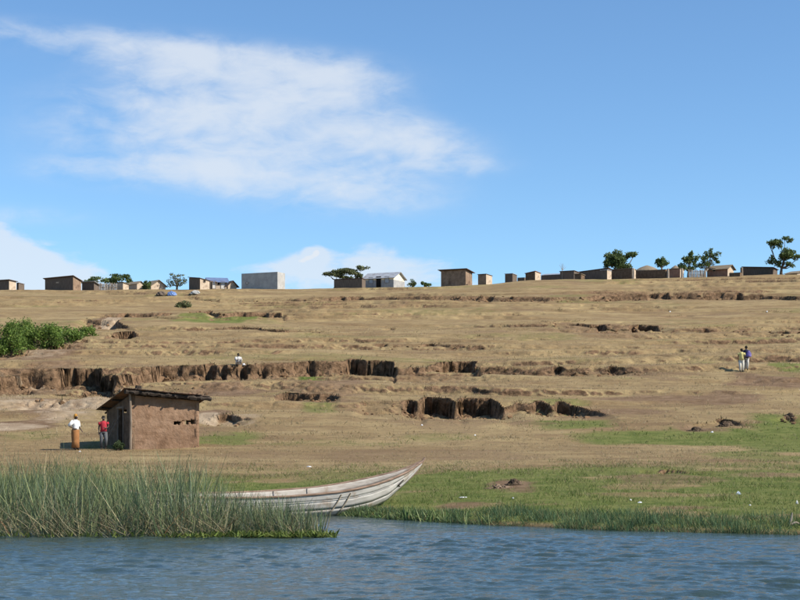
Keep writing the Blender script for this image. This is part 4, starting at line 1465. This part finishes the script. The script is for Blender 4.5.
def head_cap(name, mat, parent, J, scale, rx=.092, rz=.085, wrap=False):
    hd = Vector(J['head'])
    fw = Vector(J.get('face', (0, -1, 0))).normalized()
    c = hd - fw * .022
    rs = [(c.x, c.y, hd.z + .012 if not wrap else hd.z + .02, rx * 1.02, rx * 1.02), (c.x, c.y, hd.z + .06, rx * 1.06, rx * 1.06), (c.x, c.y, hd.z + .06 + rz * .6, rx * .85, rx * .85), (c.x, c.y, hd.z + .06 + rz, rx * .35, rx * .35)]
    if wrap:
        b = c - fw * .05
        rs = [(b.x, b.y, hd.z - .05, rx * .55, rx * .55)] + rs
        rs[-1] = (c.x, c.y, hd.z + .085 + rz, rx * .45, rx * .45)
    return tube_part(name, mat, parent, [], scale, rs)


def stand_pose(**kw):
    J = dict(pelvis=(0, 0, .93), chest=(0, 0, 1.27), neck=(0, 0, 1.43), head=(0, -.015, 1.55),
             shR=(-.17, 0, 1.37), elR=(-.23, .03, 1.10), wrR=(-.22, -.06, .88), shL=(.17, 0, 1.37), elL=(.23, .03, 1.10), wrL=(.22, -.06, .88),
             hipR=(-.09, 0, .86), knR=(-.10, -.02, .48), anR=(-.10, .02, .08), hipL=(.09, 0, .86), knL=(.10, -.02, .48), anL=(.10, .02, .08))
    J.update(kw)
    return J


def person_at(label, px, py, rz, group=None):
    x, y, z = hit(px, py)
    return thing('person', label, 'person', (x, y, z), rz, group)


def woman():
    t = person_at('person in white top, orange headscarf and long brown-orange skirt, hand on hip', 75.5, 450.0, math.radians(62))
    s = 0.93
    J = stand_pose(elR=(-.36, .10, 1.13), wrR=(-.19, -.06, 1.02), handR=(.6, -.5, -.2), elL=(.20, -.05, 1.09), wrL=(.17, -.20, .95), chest=(0, -.01, 1.27), head=(0, -.03, 1.55))
    skin_body(t, J, s)
    w = cloth('white_cotton', (0.72, 0.71, 0.70), .85)
    tube_part('blouse', w, t, [([J['shR'], Vector(J['shR']).lerp(Vector(J['elR']), .55), J['elR']], [.085, .085, .075]), ([J['shL'], Vector(J['shL']).lerp(Vector(J['elL']), .55), J['elL']], [.085, .085, .075])], s,
              [(0, 0, .97, .185, .155), (0, 0, 1.06, .165, .14), (0, -.01, 1.20, .185, .15), (0, -.01, 1.32, .20, .135), (0, 0, 1.40, .16, .10), (0, 0, 1.44, .08, .07)])
    k = cloth('orange_brown_wrap', (0.33, 0.15, 0.055), .7)
    tube_part('skirt', k, t, [], s, [(0, 0, .10, .20, .19), (0, 0, .4, .185, .175), (0, .01, .72, .20, .185), (0, .01, .92, .205, .175), (0, 0, 1.04, .165, .14)])
    head_cap('headscarf', cloth('orange_headscarf', (0.42, 0.20, 0.035), .75), t, J, s, wrap=True)


def child():
    t = person_at('person in red top and dark trousers beside the hut doorway', 103.5, 449.5, math.radians(10))
    s = .88
    J = stand_pose(elL=(.25, -.02, 1.15), wrL=(.12, -.18, 1.06), handL=(-.5, -.4, .2), knL=(.12, -.06, .48), face=(.2, -1, 0))
    skin_body(t, J, s)
    r = cloth('red_cotton', (0.42, 0.035, 0.05), .75)
    tube_part('shirt', r, t, [([J['shR'], Vector(J['shR']).lerp(Vector(J['elR']), .5)], [.08, .075]), ([J['shL'], Vector(J['shL']).lerp(Vector(J['elL']), .5)], [.08, .075])], s,
              [(0, 0, .90, .17, .135), (0, 0, 1.05, .155, .125), (0, 0, 1.2, .175, .135), (0, 0, 1.32, .185, .125), (0, 0, 1.40, .15, .095), (0, 0, 1.44, .075, .065)])
    g = cloth('grey_trousers', (0.11, 0.115, 0.12), .6)
    tube_part('trousers', g, t, [([J['hip' + q], J['kn' + q], Vector(J['an' + q]) + Vector((0, 0, .05))], [.112, .085, .07]) for q in 'RL'], s, [(0, 0, .80, .165, .13), (0, 0, .95, .16, .125)])
    head_cap('hair', HAIR, t, J, s)


def walker_front():
    t = person_at('person in yellow and white clothes walking on the right hillside', 741.5, 372.3, math.radians(165))
    s = .97
    J = stand_pose(elR=(-.24, .05, 1.10), wrR=(-.25, -.02, .86), knR=(-.09, -.14, .50), anR=(-.09, -.02, .10), anL=(.09, .12, .09), knL=(.09, .0, .48))
    skin_body(t, J, s)
    y = cloth('yellow_cotton', (0.66, 0.58, 0.24), .85)
    tube_part('shirt', y, t, [([J['sh' + q], Vector(J['sh' + q]).lerp(Vector(J['el' + q]), .6)], [.082, .078]) for q in 'RL'], s,
              [(0, 0, .86, .18, .14), (0, 0, 1.05, .165, .13), (0, 0, 1.2, .18, .14), (0, 0, 1.32, .19, .13), (0, 0, 1.40, .155, .10), (0, 0, 1.44, .08, .068)])
    w = cloth('off_white_cotton', (0.66, 0.62, 0.52), .85)
    tube_part('trousers', w, t, [([J['hip' + q], J['kn' + q], Vector(J['an' + q]) + Vector((0, 0, .04))], [.115, .09, .075]) for q in 'RL'], s, [(0, 0, .80, .165, .13), (0, 0, .92, .165, .13)])
    head_cap('hair', HAIR, t, J, s)
    x, y_, z = hit(738.2, 372)
    return t


def walker_back():
    t = person_at('person in dark clothes carrying a purple load, behind the yellow-dressed walker', 746.2, 370.8, math.radians(160))
    s = 1.03
    J = stand_pose(elL=(.26, .06, 1.12), wrL=(.22, .12, .95), elR=(-.24, .02, 1.12), wrR=(-.10, -.16, 1.06), knL=(.09, -.12, .50), anL=(.09, .0, .10), anR=(-.09, .12, .09))
    skin_body(t, J, s)
    d = cloth('dark_blue_cotton', (0.035, 0.035, 0.07), .6)
    tube_part('shirt', d, t, [([J['sh' + q], Vector(J['sh' + q]).lerp(Vector(J['el' + q]), .8)], [.08, .075]) for q in 'RL'], s,
              [(0, 0, .86, .17, .135), (0, 0, 1.05, .16, .125), (0, 0, 1.2, .18, .135), (0, 0, 1.32, .19, .125), (0, 0, 1.40, .155, .10), (0, 0, 1.44, .08, .068)])
    w = cloth('pale_trousers', (0.50, 0.47, 0.42), .8)
    tube_part('trousers', w, t, [([J['hip' + q], J['kn' + q], Vector(J['an' + q]) + Vector((0, 0, .04))], [.11, .085, .07]) for q in 'RL'], s, [(0, 0, .80, .16, .13), (0, 0, .92, .165, .13)])
    head_cap('hair', HAIR, t, J, s)
    # the load: a soft bag slung against the back and side
    p = cloth('purple_cloth', (0.20, 0.16, 0.42), .6)
    c = t.matrix_basis @ Vector((-.20, .20, 1.02))
    me = lump_mesh('bag', .19, .17, .36, 17, .18)
    o = link('cloth_bag', me, p, None, c, (0, 0, math.radians(160)))
    tag(o, 'purple cloth bag carried on the back of the right-hand walker', 'bag')


def sitter():
    t = person_at('person in white wrap sitting on the edge of the main gully', 238, 364.6, math.radians(20))
    s = .95
    dz = -.80
    J = dict(pelvis=(0, 0, .13), chest=(0, -.06, .47), neck=(0, -.10, .62), head=(0, -.14, .74), face=(.3, -1, -.2),
             shR=(-.16, -.06, .56), elR=(-.24, -.16, .32), wrR=(-.10, -.34, .36), shL=(.16, -.06, .56), elL=(.24, -.16, .32), wrL=(.10, -.34, .36),
             hipR=(-.09, -.03, .11), knR=(-.14, -.40, .38), anR=(-.12, -.48, .06), hipL=(.09, -.03, .11), knL=(.14, -.40, .38), anL=(.12, -.48, .06))
    skin_body(t, J, s)
    w = cloth('white_wrap', (0.62, 0.60, 0.57), .8)
    tube_part('wrap', w, t, [([J['sh' + q], Vector(J['sh' + q]).lerp(Vector(J['el' + q]), .9)], [.09, .085]) for q in 'RL'] + [([J['hip' + q], J['kn' + q], Vector(J['kn' + q]).lerp(Vector(J['an' + q]), .6)], [.12, .095, .09]) for q in 'RL'], s,
              [(0, 0, .02, .20, .18), (0, -.01, .2, .19, .16), (0, -.05, .42, .19, .15), (0, -.07, .56, .17, .12), (0, -.09, .62, .08, .07)])
    head_cap('hair', HAIR, t, J, s)


woman()
child()
walker_front()
walker_back()
sitter()

# ------------------------------------------------------------------ earth clods, mounds, litter
SOIL = pmat('dark_dug_soil', (0.075, 0.052, 0.036), (0.15, 0.105, 0.07), 3.0, 1.0, 0.08, 6.0, spec=0.1)
SOIL2 = pmat('pale_dug_soil', (0.21, 0.145, 0.095), (0.29, 0.21, 0.145), 3.0, 1.0, 0.06, 6.0, spec=0.1)


def heap(label, px, py, wpx, hpx, mat, seed, n=70):
    x, y, z = hit(px, py)
    s = y / F
    r = np.random.default_rng(seed)
    V, Fc, off = [], [], 0
    vs, fs = [], []
    bm = bmesh.new()
    bmesh.ops.create_icosphere(bm, subdivisions=2, radius=1)
    bv = np.array([v.co[:] for v in bm.verts])
    bf = [tuple(v.index for v in f.verts) for f in bm.faces]
    bm.free()
    for k in range(n):
        a, q = r.random() * 6.28, r.random() ** .7
        c = np.array([math.cos(a) * q * wpx * s * .55, math.sin(a) * q * wpx * s * .45, 0])
        c[2] = hpx * s * max(0, 1 - q * 1.25) * r.uniform(.1, .75) + ground(x + c[0], y + c[1]) - z
        sz = min(hpx, 6) * s * r.uniform(.12, .42) * (1.2 - .7 * q)
        bb = bv * (1 + .55 * fbm(bv[:, 0] * 1.4 + k, bv[:, 1] * 1.4 + bv[:, 2], 3, seed + k)[:, None]) * sz * np.array([1.2, 1, .8]) + c
        fs += [tuple(i + len(vs) for i in f) for f in bf]
        vs += [tuple(v) for v in bb]
    me = bpy.data.meshes.new('earth_heap')
    me.from_pydata(vs, [], fs)
    return tag(link('earth_heap', me, mat, None, (x, y, z)), label, 'earth heap')


heap('dark clod heap on the green bank right of the canoe', 514, 485, 17, 8, SOIL, 21)
heap('low spread of pale dug clods below the dark clod heap', 498, 488, 26, 4.5, SOIL2, 23, 90)
heap('dark lumpy earth heap above the right-hand green strip', 726, 426, 18, 6, SOIL, 25, 90)
heap('low lumpy earth heap left of the dark lumpy heap', 696, 431, 17, 5, SOIL, 28, 90)
heap('dark earth heap at the right picture edge above green strip', 789, 421, 9, 6, SOIL, 29)
LIT = pmat('white_plastic', (0.70, 0.70, 0.70), (0.80, 0.80, 0.80), 6.0, 0.5)
BL = pmat('bluish_plastic', (0.50, 0.58, 0.72), (0.62, 0.70, 0.80), 6.0, 0.5)
for i_, (px_, py_, w_, h_, m_, lab_) in enumerate([
        (738, 494.5, 6, 4, BL, 'bluish-white plastic bag on the bank, largest scrap of litter'), (630.5, 500.5, 3, 2.2, LIT, 'white scrap left of a twin scrap on the right bank'),
        (640, 502.8, 5, 2, LIT, 'flat white scrap just right of a smaller scrap'), (750, 505.6, 2.6, 2, LIT, 'small white scrap below the bluish plastic bag'),
        (463, 497.5, 9, 1.2, LIT, 'long flat white scrap on the bank right of the bow'), (513, 498.5, 2.4, 2.2, LIT, 'small white scrap below the dark mound'),
        (309, 467, 6, 1.5, LIT, 'white scrap on green grass above the middle of the canoe'), (80, 452, 2.5, 2, LIT, 'small white scrap at the feet of the white-topped person'),
        (712, 432.5, 3, 2, LIT, 'white scrap below the dark lumpy earth heap'), (422, 425.5, 2.5, 2, LIT, 'white scrap at the foot of the cave-like gully'),
        (243.5, 365.2, 4.5, 2.6, LIT, 'white bundle beside the sitting person'), (670, 312, 1.8, 1.6, LIT, 'white speck of litter high on the right hillside'),
        (767, 312, 1.8, 1.6, LIT, 'rightmost white speck of litter high on the hillside'), (475, 435.5, 2, 1.6, LIT, 'tiny white scrap on dry grass below the caves'),
        (797, 504, 3, 5, LIT, 'black and white scrap at the right edge of the bank')]):
    lump('plastic_scrap', lab_, 'litter', px_, py_, w_ * .8, h_ * .6, m_, 40 + i_, 0.6, 'scraps of litter')


def drift_stick():
    x, y, z = hit(791, 526)
    o = MB().tube([(-.05, 0, .02), (0.0, 0, .12), (.03, .0, .3)], [.035, .028, .012], 6)
    o.tube([(-.05, 0, .02), (.12, .02, .08), (.2, .05, .05)], [.03, .025, .012], 6)
    tag(o.build('driftwood', PALE_POLE, None, (x, y, z)), 'pale forked driftwood at the water edge, far right', 'driftwood')


drift_stick()


def clods():
    """crumbled earth at the foot of the scarps"""
    r = np.random.default_rng(77)
    bm = bmesh.new()
    bmesh.ops.create_icosphere(bm, subdivisions=1, radius=1)
    base = np.array([v.co[:] for v in bm.verts])
    fc = np.array([[v.index for v in f.verts] for f in bm.faces])
    bm.free()
    V, Fc = [], []
    n = 0
    for s in SCARPS:
        if s['h'].max() < 0.35:
            continue
        m = int((s['x'][-1] - s['x'][0]) * 4)
        xs = r.uniform(s['x'][0], s['x'][-1], m)
        hh = np.interp(xs, s['x'], s['h'])
        ys = np.interp(xs, s['x'], s['y']) - 0.3 - r.random(m) ** 2 * 2.5
        ok = hh > 0.25
        xs, ys, hh = xs[ok], ys[ok], hh[ok]
        if not len(xs):
            continue
        zs = h_scarps(xs, ys, SCARPS)
        for x, y, z, h in zip(xs, ys, zs, hh):
            sz = r.uniform(.05, .16) * min(1.3, .6 + h)
            b = base * (1 + .35 * r.normal(size=(len(base), 1))).clip(.4, 1.6) * sz * np.array([1, 1, .7])
            V.append(b + np.array([x, y, z + sz * .2]))
            Fc.append(fc + n)
            n += len(base)
    me = np_mesh('soil_clods', np.concatenate(V), np.concatenate(Fc))
    m_ = pmat('crumbled_soil', (0.11, 0.066, 0.036), (0.25, 0.155, 0.085), 1.2, 1.0, spec=0.1)
    tag(link('soil_clods', me, m_), 'crumbled brown earth clods at the feet of the gullies', 'soil', kind='stuff')


clods()


# ------------------------------------------------------------------ reeds, shore grass, dry tussocks
def ribbons(base, tip_off, width, tone0, tone1, segs=4, bend=None, seed=0):
    """tapered curved blades: base (n,3), tip offset (n,3), bend (n,3) sideways bow"""
    n = len(base)
    r = np.random.default_rng(seed)
    ang = r.random(n) * np.pi
    side = np.stack([np.cos(ang), np.sin(ang) * 0.6, np.zeros(n)], 1)
    V, Tn = [], []
    for k in range(segs + 1):
        t = k / segs
        c = base + tip_off * t + (bend * (t * t - t) if bend is not None else 0)
        w = width * (1 - 0.85 * t ** 1.6)
        V.append(np.stack([c - side * w[:, None] / 2, c + side * w[:, None] / 2], 1))
        tt = tone0 * (1 - t) + tone1 * t
        Tn.append(np.stack([tt, tt], 1))
    V = np.stack(V, 1).reshape(-1, 3)
    Tn = np.stack(Tn, 1).reshape(-1, 3)
    i0 = (np.arange(n) * 2 * (segs + 1))[:, None] + (np.arange(segs) * 2)[None, :]
    f = np.stack([i0, i0 + 1, i0 + 3, i0 + 2], -1).reshape(-1, 4)
    return V, f, Tn


def build_reeds():
    r = np.random.default_rng(91)
    n = 9500
    x = r.uniform(-16, -1.72, n)
    edge = 34.0 + 0.25 * fbm(x * 0.9, 0, 3, 61)
    depth = np.interp(x, [-16, -6, -4.2, -3.2, -2.3, -1.5], [7.5, 7.0, 4.2, 2.6, 1.6, 0.5])
    y = edge + depth * r.random(n) ** 1.25
    clump = pnoise(x * 1.1, y * 1.1, 63)
    keep = r.random(n) < 0.75 + 0.7 * clump
    x, y, clump = x[keep], y[keep], clump[keep]
    n = len(x)
    H = np.interp(x, [-16, -7.6, -7.0, -6.0, -5.2, -4.7, -4.25, -3.8, -3.0, -2.3, -1.8, -1.55], [1.6, 1.66, 1.54, 1.44, 1.74, 1.60, 1.22, 0.98, 0.88, 0.80, 0.62, 0.35])
    H = H * (0.62 + 0.42 * r.random(n)) * (1 + 0.28 * fbm(x * 0.8, y * 0.8, 3, 65))
    tall = r.random(n) < 0.012
    H[tall] *= 1.28
    z = np.full(n, -0.25)
    base = np.stack([x, y, z], 1)
    lean = r.normal(0, 0.30, (n, 2)) * np.array([1, .8]) + np.stack([-0.02 + 0.6 * pnoise(x * 0.5, y * 0.5, 67), np.zeros(n)], 1)
    tip = np.stack([lean[:, 0] * H, lean[:, 1] * H, H + 0.25], 1)
    bend = np.stack([r.normal(0, .34, n), r.normal(0, .15, n), np.abs(r.normal(0, .10, n))], 1) * H[:, None]
    cols = np.array([(0.095, 0.132, 0.060), (0.055, 0.080, 0.040), (0.14, 0.17, 0.075), (0.14, 0.175, 0.105), (0.21, 0.22, 0.10), (0.27, 0.23, 0.13)])
    c = 1.18 * cols[r.choice(len(cols), n, p=[.25, .22, .19, .17, .10, .07])] * (0.6 + .6 * r.random(n) + .55 * (r.random(n) < .22))[:, None]
    v1, f1, t1 = ribbons(base, tip, r.uniform(.012, .026, n), c * .9, c * 1.1, 4, bend, 1)
    # dead, broken and slanting stems
    m = 1500
    x = r.uniform(-15, -1.9, m)
    y = 34.0 + 0.25 * fbm(x * 0.9, 0, 3, 61) + r.random(m) ** 2 * 3 - 0.12
    L = r.uniform(.5, 1.25, m) * np.interp(x, [-4, -1.9], [1, .55])
    an = r.uniform(.5, 1.2, m) * np.where(r.random(m) < .65, -1, 1)
    base = np.stack([x, y, np.full(m, -.02) + r.random(m) * .12], 1)
    tip = np.stack([np.sin(an) * L, r.normal(0, .12, m), np.cos(an) * L], 1)
    bend = np.stack([r.normal(0, .1, m), r.normal(0, .1, m), -np.abs(r.normal(0, .22, m))], 1)
    dc = np.array([(0.33, 0.28, 0.17), (0.22, 0.18, 0.10), (0.18, 0.17, 0.09), (0.25, 0.13, 0.06)])
    c = dc[r.choice(4, m, p=[.4, .25, .3, .05])] * (0.7 + .5 * r.random(m))[:, None]
    v2, f2, t2 = ribbons(base, tip, r.uniform(.012, .024, m), c, c, 4, bend, 2)
    V = np.concatenate([v1, v2])
    Fc = np.concatenate([f1, f2 + len(v1)])
    Tn = np.concatenate([t1, t2])
    tag(link('reeds', np_mesh('reeds', V, Fc, Tn), BLADE), 'dense stand of tall grey-green reeds in the shallows at left', 'reeds', kind='stuff')
    # floating weed along the foot of the reeds
    m = 5200
    x = r.uniform(-10, -1.35, m)
    y = 34.0 + 0.25 * fbm(x * 0.9, 0, 3, 61) + r.normal(-.05, .16, m)
    dens = smooth(-5.5, -2.6, x) * 0.8 + 0.05
    k = r.random(m) < dens
    x, y = x[k], y[k]
    m = len(x)
    base = np.stack([x, y, np.full(m, .0) + .05 * r.random(m)], 1)
    tip = np.stack([r.normal(0, .07, m), r.normal(0, .07, m), r.uniform(.01, .13, m)], 1)
    c = np.array([(0.11, 0.155, 0.03), (0.16, 0.19, 0.045), (0.075, 0.11, 0.025)])[r.integers(0, 3, m)] * (0.75 + .5 * r.random(m))[:, None]
    v, f, tn = ribbons(base, tip, r.uniform(.03, .06, m), c, c, 2, None, 3)
    tag(link('floating_weed', np_mesh('floating_weed', v, f, tn), BLADE), 'bright yellow-green water weed fringing the reeds', 'weed', kind='stuff')


def build_grass():
    r = np.random.default_rng(95)
    # dark green sward right at the water's edge
    n = 42000
    x = r.uniform(-4.5, 15, n)
    d = -0.25 + 2.0 * r.random(n) ** 1.3
    wid = np.interp(x, [-4.5, 0.3, 1.5, 4, 15], [1.4, 1.0, 1.7, 2.2, 2.4])
    d = -0.22 + (d + .25) * wid * 0.75
    y = shore(x) + d
    cl = pnoise(x * 1.3, y * 1.8, 71)
    cl = cl + .6 * pnoise(x * .45, y * .6, 72)
    k = r.random(n) < .60 + 1.1 * cl
    x, y, d, cl = x[k], y[k], d[k], cl[k]
    n = len(x)
    z = h_scarps(x, y, SCARPS)
    H = (0.06 + .15 * r.random(n) ** 1.4) * (1 + 1.3 * np.clip(cl, -.6, 1)) * np.interp(x, [-4, 0.4, 3, 8, 15], [.7, .9, 1.0, 1.15, 1.1])
    base = np.stack([x, y, z - .02], 1)
    tip = np.stack([r.normal(-.02, .09, n), r.normal(-.02, .08, n), H], 1)
    c = np.array([(0.080, 0.148, 0.068), (0.100, 0.170, 0.078), (0.060, 0.115, 0.055), (0.16, 0.185, 0.07), (0.25, 0.225, 0.11)])[r.choice(5, n, p=[.28, .26, .18, .18, .10])] * (0.75 + .5 * r.random(n))[:, None]
    v1, f1, t1 = ribbons(base, tip, r.uniform(.010, .02, n), c * .85, c, 2, None, 4)
    tag(link('shore_grass', np_mesh('shore_grass', v1, f1, t1), BLADE), 'dark green grass fringe along the water edge right of the canoe', 'grass', kind='stuff')
    # broad-leaved water plants by the bow
    n = 520
    x = np.concatenate([r.normal(0.55, .75, n // 2), r.normal(-.9, .6, n - n // 2)])
    y = shore(x) + r.normal(.02, .13, n)
    z = np.maximum(h_scarps(x, y, SCARPS), -.03)
    an = r.normal(0, .6, n)
    H = r.uniform(.12, .42, n) * np.where(x > 0, 1, .5)
    base = np.stack([x, y, z], 1)
    tip = np.stack([np.sin(an) * H, r.normal(0, .08, n), np.cos(an) * H], 1)
    c = np.array([(0.13, 0.18, 0.06), (0.21, 0.25, 0.11), (0.09, 0.15, 0.045)])[r.integers(0, 3, n)] * (0.75 + .5 * r.random(n))[:, None]
    v, f, tn = ribbons(base, tip, r.uniform(.03, .055, n), c, c, 3, np.stack([np.zeros(n), np.zeros(n), -.1 * H], 1), 5)
    tag(link('water_plants', np_mesh('water_plants', v, f, tn), BLADE), 'pale broad-leaved water plants in front of the canoe bow', 'plants', kind='stuff')
    # cropped turf of the bank: small uneven tufts
    V, Fc, Tn, off = [], [], [], 0
    for (n, y0, y1, hmin, hmax, green, wd) in ((52000, 35, 62, .03, .10, 1, .016), (30000, 56, 78, .03, .08, 0, .02), (36000, 76, 160, .04, .12, -1, .035)):
        y = r.uniform(y0, y1, n)
        x = r.uniform(-0.275, 0.275, n) * y
        d = y - shore(x)
        cl = fbm(x * .55, y * .55, 3, 73)
        k = (d > .6) & (r.random(n) < .55 + .9 * cl)
        # nothing grows through the hut floor
        hu = (x - HX) * math.cos(HA) + (y - HY) * math.sin(HA)
        hv = -(x - HX) * math.sin(HA) + (y - HY) * math.cos(HA)
        k &= ~((hu > -.1) & (hu < 3.5) & (hv > -.1) & (hv < 3.6))
        x, y, d, cl = x[k], y[k], d[k], cl[k]
        n = len(x)
        z = h_scarps(x, y, SCARPS)
        gb = green_band(x, y)
        gp = np.maximum(gb, patches(x, y, GREEN))
        ep = patches(x, y, EARTH)
        k = r.random(n) > ep * .95
        x, y, z, gp, cl = x[k], y[k], z[k], gp[k], cl[k]
        n = len(x)
        isg = r.random(n) < gp * .95
        H = r.uniform(hmin, hmax, n) * (1 + .9 * np.clip(cl, -.5, 1)) * np.where(isg, 1.35, 1.0)
        gc = np.array([(0.125, 0.170, 0.040), (0.165, 0.205, 0.054), (0.095, 0.135, 0.030), (0.24, 0.235, 0.085)])[r.integers(0, 4, n)]
        dc = np.array([(0.34, 0.265, 0.15), (0.40, 0.325, 0.195), (0.25, 0.185, 0.10), (0.30, 0.245, 0.13)])[r.integers(0, 4, n)]
        c = np.where(isg[:, None], gc, dc) * (0.75 + .5 * r.random(n))[:, None]
        base = np.stack([x, y, z - .015], 1)
        for q in range(2):
            tip = np.stack([r.normal(0, .6, n) * H, r.normal(0, .5, n) * H, H], 1)
            v, f, tn = ribbons(base + np.stack([r.normal(0, .03, n), r.normal(0, .03, n), np.zeros(n)], 1), tip, r.uniform(.7, 1.4, n) * wd, c * .9, c, 1, None, 6 + q)
            V.append(v)
            Fc.append(f + off)
            Tn.append(tn)
            off += len(v)
    tag(link('bank_turf', np_mesh('bank_turf', np.concatenate(V), np.concatenate(Fc), np.concatenate(Tn)), BLADE), 'short cropped grass tufts over the bank and lower slope', 'grass', kind='stuff')


def lip_grass():
    """dry tussocks hanging over the broken edges"""
    r = np.random.default_rng(99)
    B, Tp, C, Wd = [], [], [], []
    for s in SCARPS:
        if s['h'].max() < 0.25:
            continue
        m = int((s['x'][-1] - s['x'][0]) * 26)
        xs = r.uniform(s['x'][0], s['x'][-1], m)
        hh = np.interp(xs, s['x'], s['h'])
        k = (hh > .2) & (r.random(m) < .5 + 1.2 * pnoise(xs * .8, 0, s['seed'] + 31))
        xs, hh = xs[k], hh[k]
        if not len(xs):
            continue
        n = len(xs)
        # find the broken edge itself: the steepest point along y
        yy = np.interp(xs, s['x'], s['y'])[:, None] + np.linspace(-1.6, 4.2, 59)[None, :]
        zz = h_scarps(np.repeat(xs[:, None], 59, 1).ravel(), yy.ravel(), SCARPS).reshape(yy.shape)
        i = np.argmax(np.diff(zz, axis=1), axis=1) + 1
        ar = np.arange(n)
        ye, ze = yy[ar, i] + r.uniform(-.02, .25, n), zz[ar, np.minimum(i + 1, 58)]
        B.append(np.stack([xs, ye, ze - .02], 1))
        q = r.uniform(.08, .24, n)
        Tp.append(np.stack([r.normal(0, .5, n) * q, -np.abs(r.normal(.6, .4, n)) * q, r.normal(.25, .5, n) * q], 1))
        C.append(np.array([(0.20, 0.155, 0.08), (0.13, 0.115, 0.05), (0.26, 0.20, 0.11), (0.09, 0.09, 0.035)])[r.integers(0, 4, n)] * (.7 + .5 * r.random(n))[:, None])
        Wd.append(r.uniform(.03, .07, n))
    B, Tp, C, Wd = map(np.concatenate, (B, Tp, C, Wd))
    v, f, t = ribbons(B, Tp, Wd, C, C, 2, None, 12)
    tag(link('edge_tussocks', np_mesh('edge_tussocks', v, f, t), BLADE), 'dry tussock grass hanging over the gully edges', 'grass', kind='stuff')


build_reeds()
build_grass()
lip_grass()
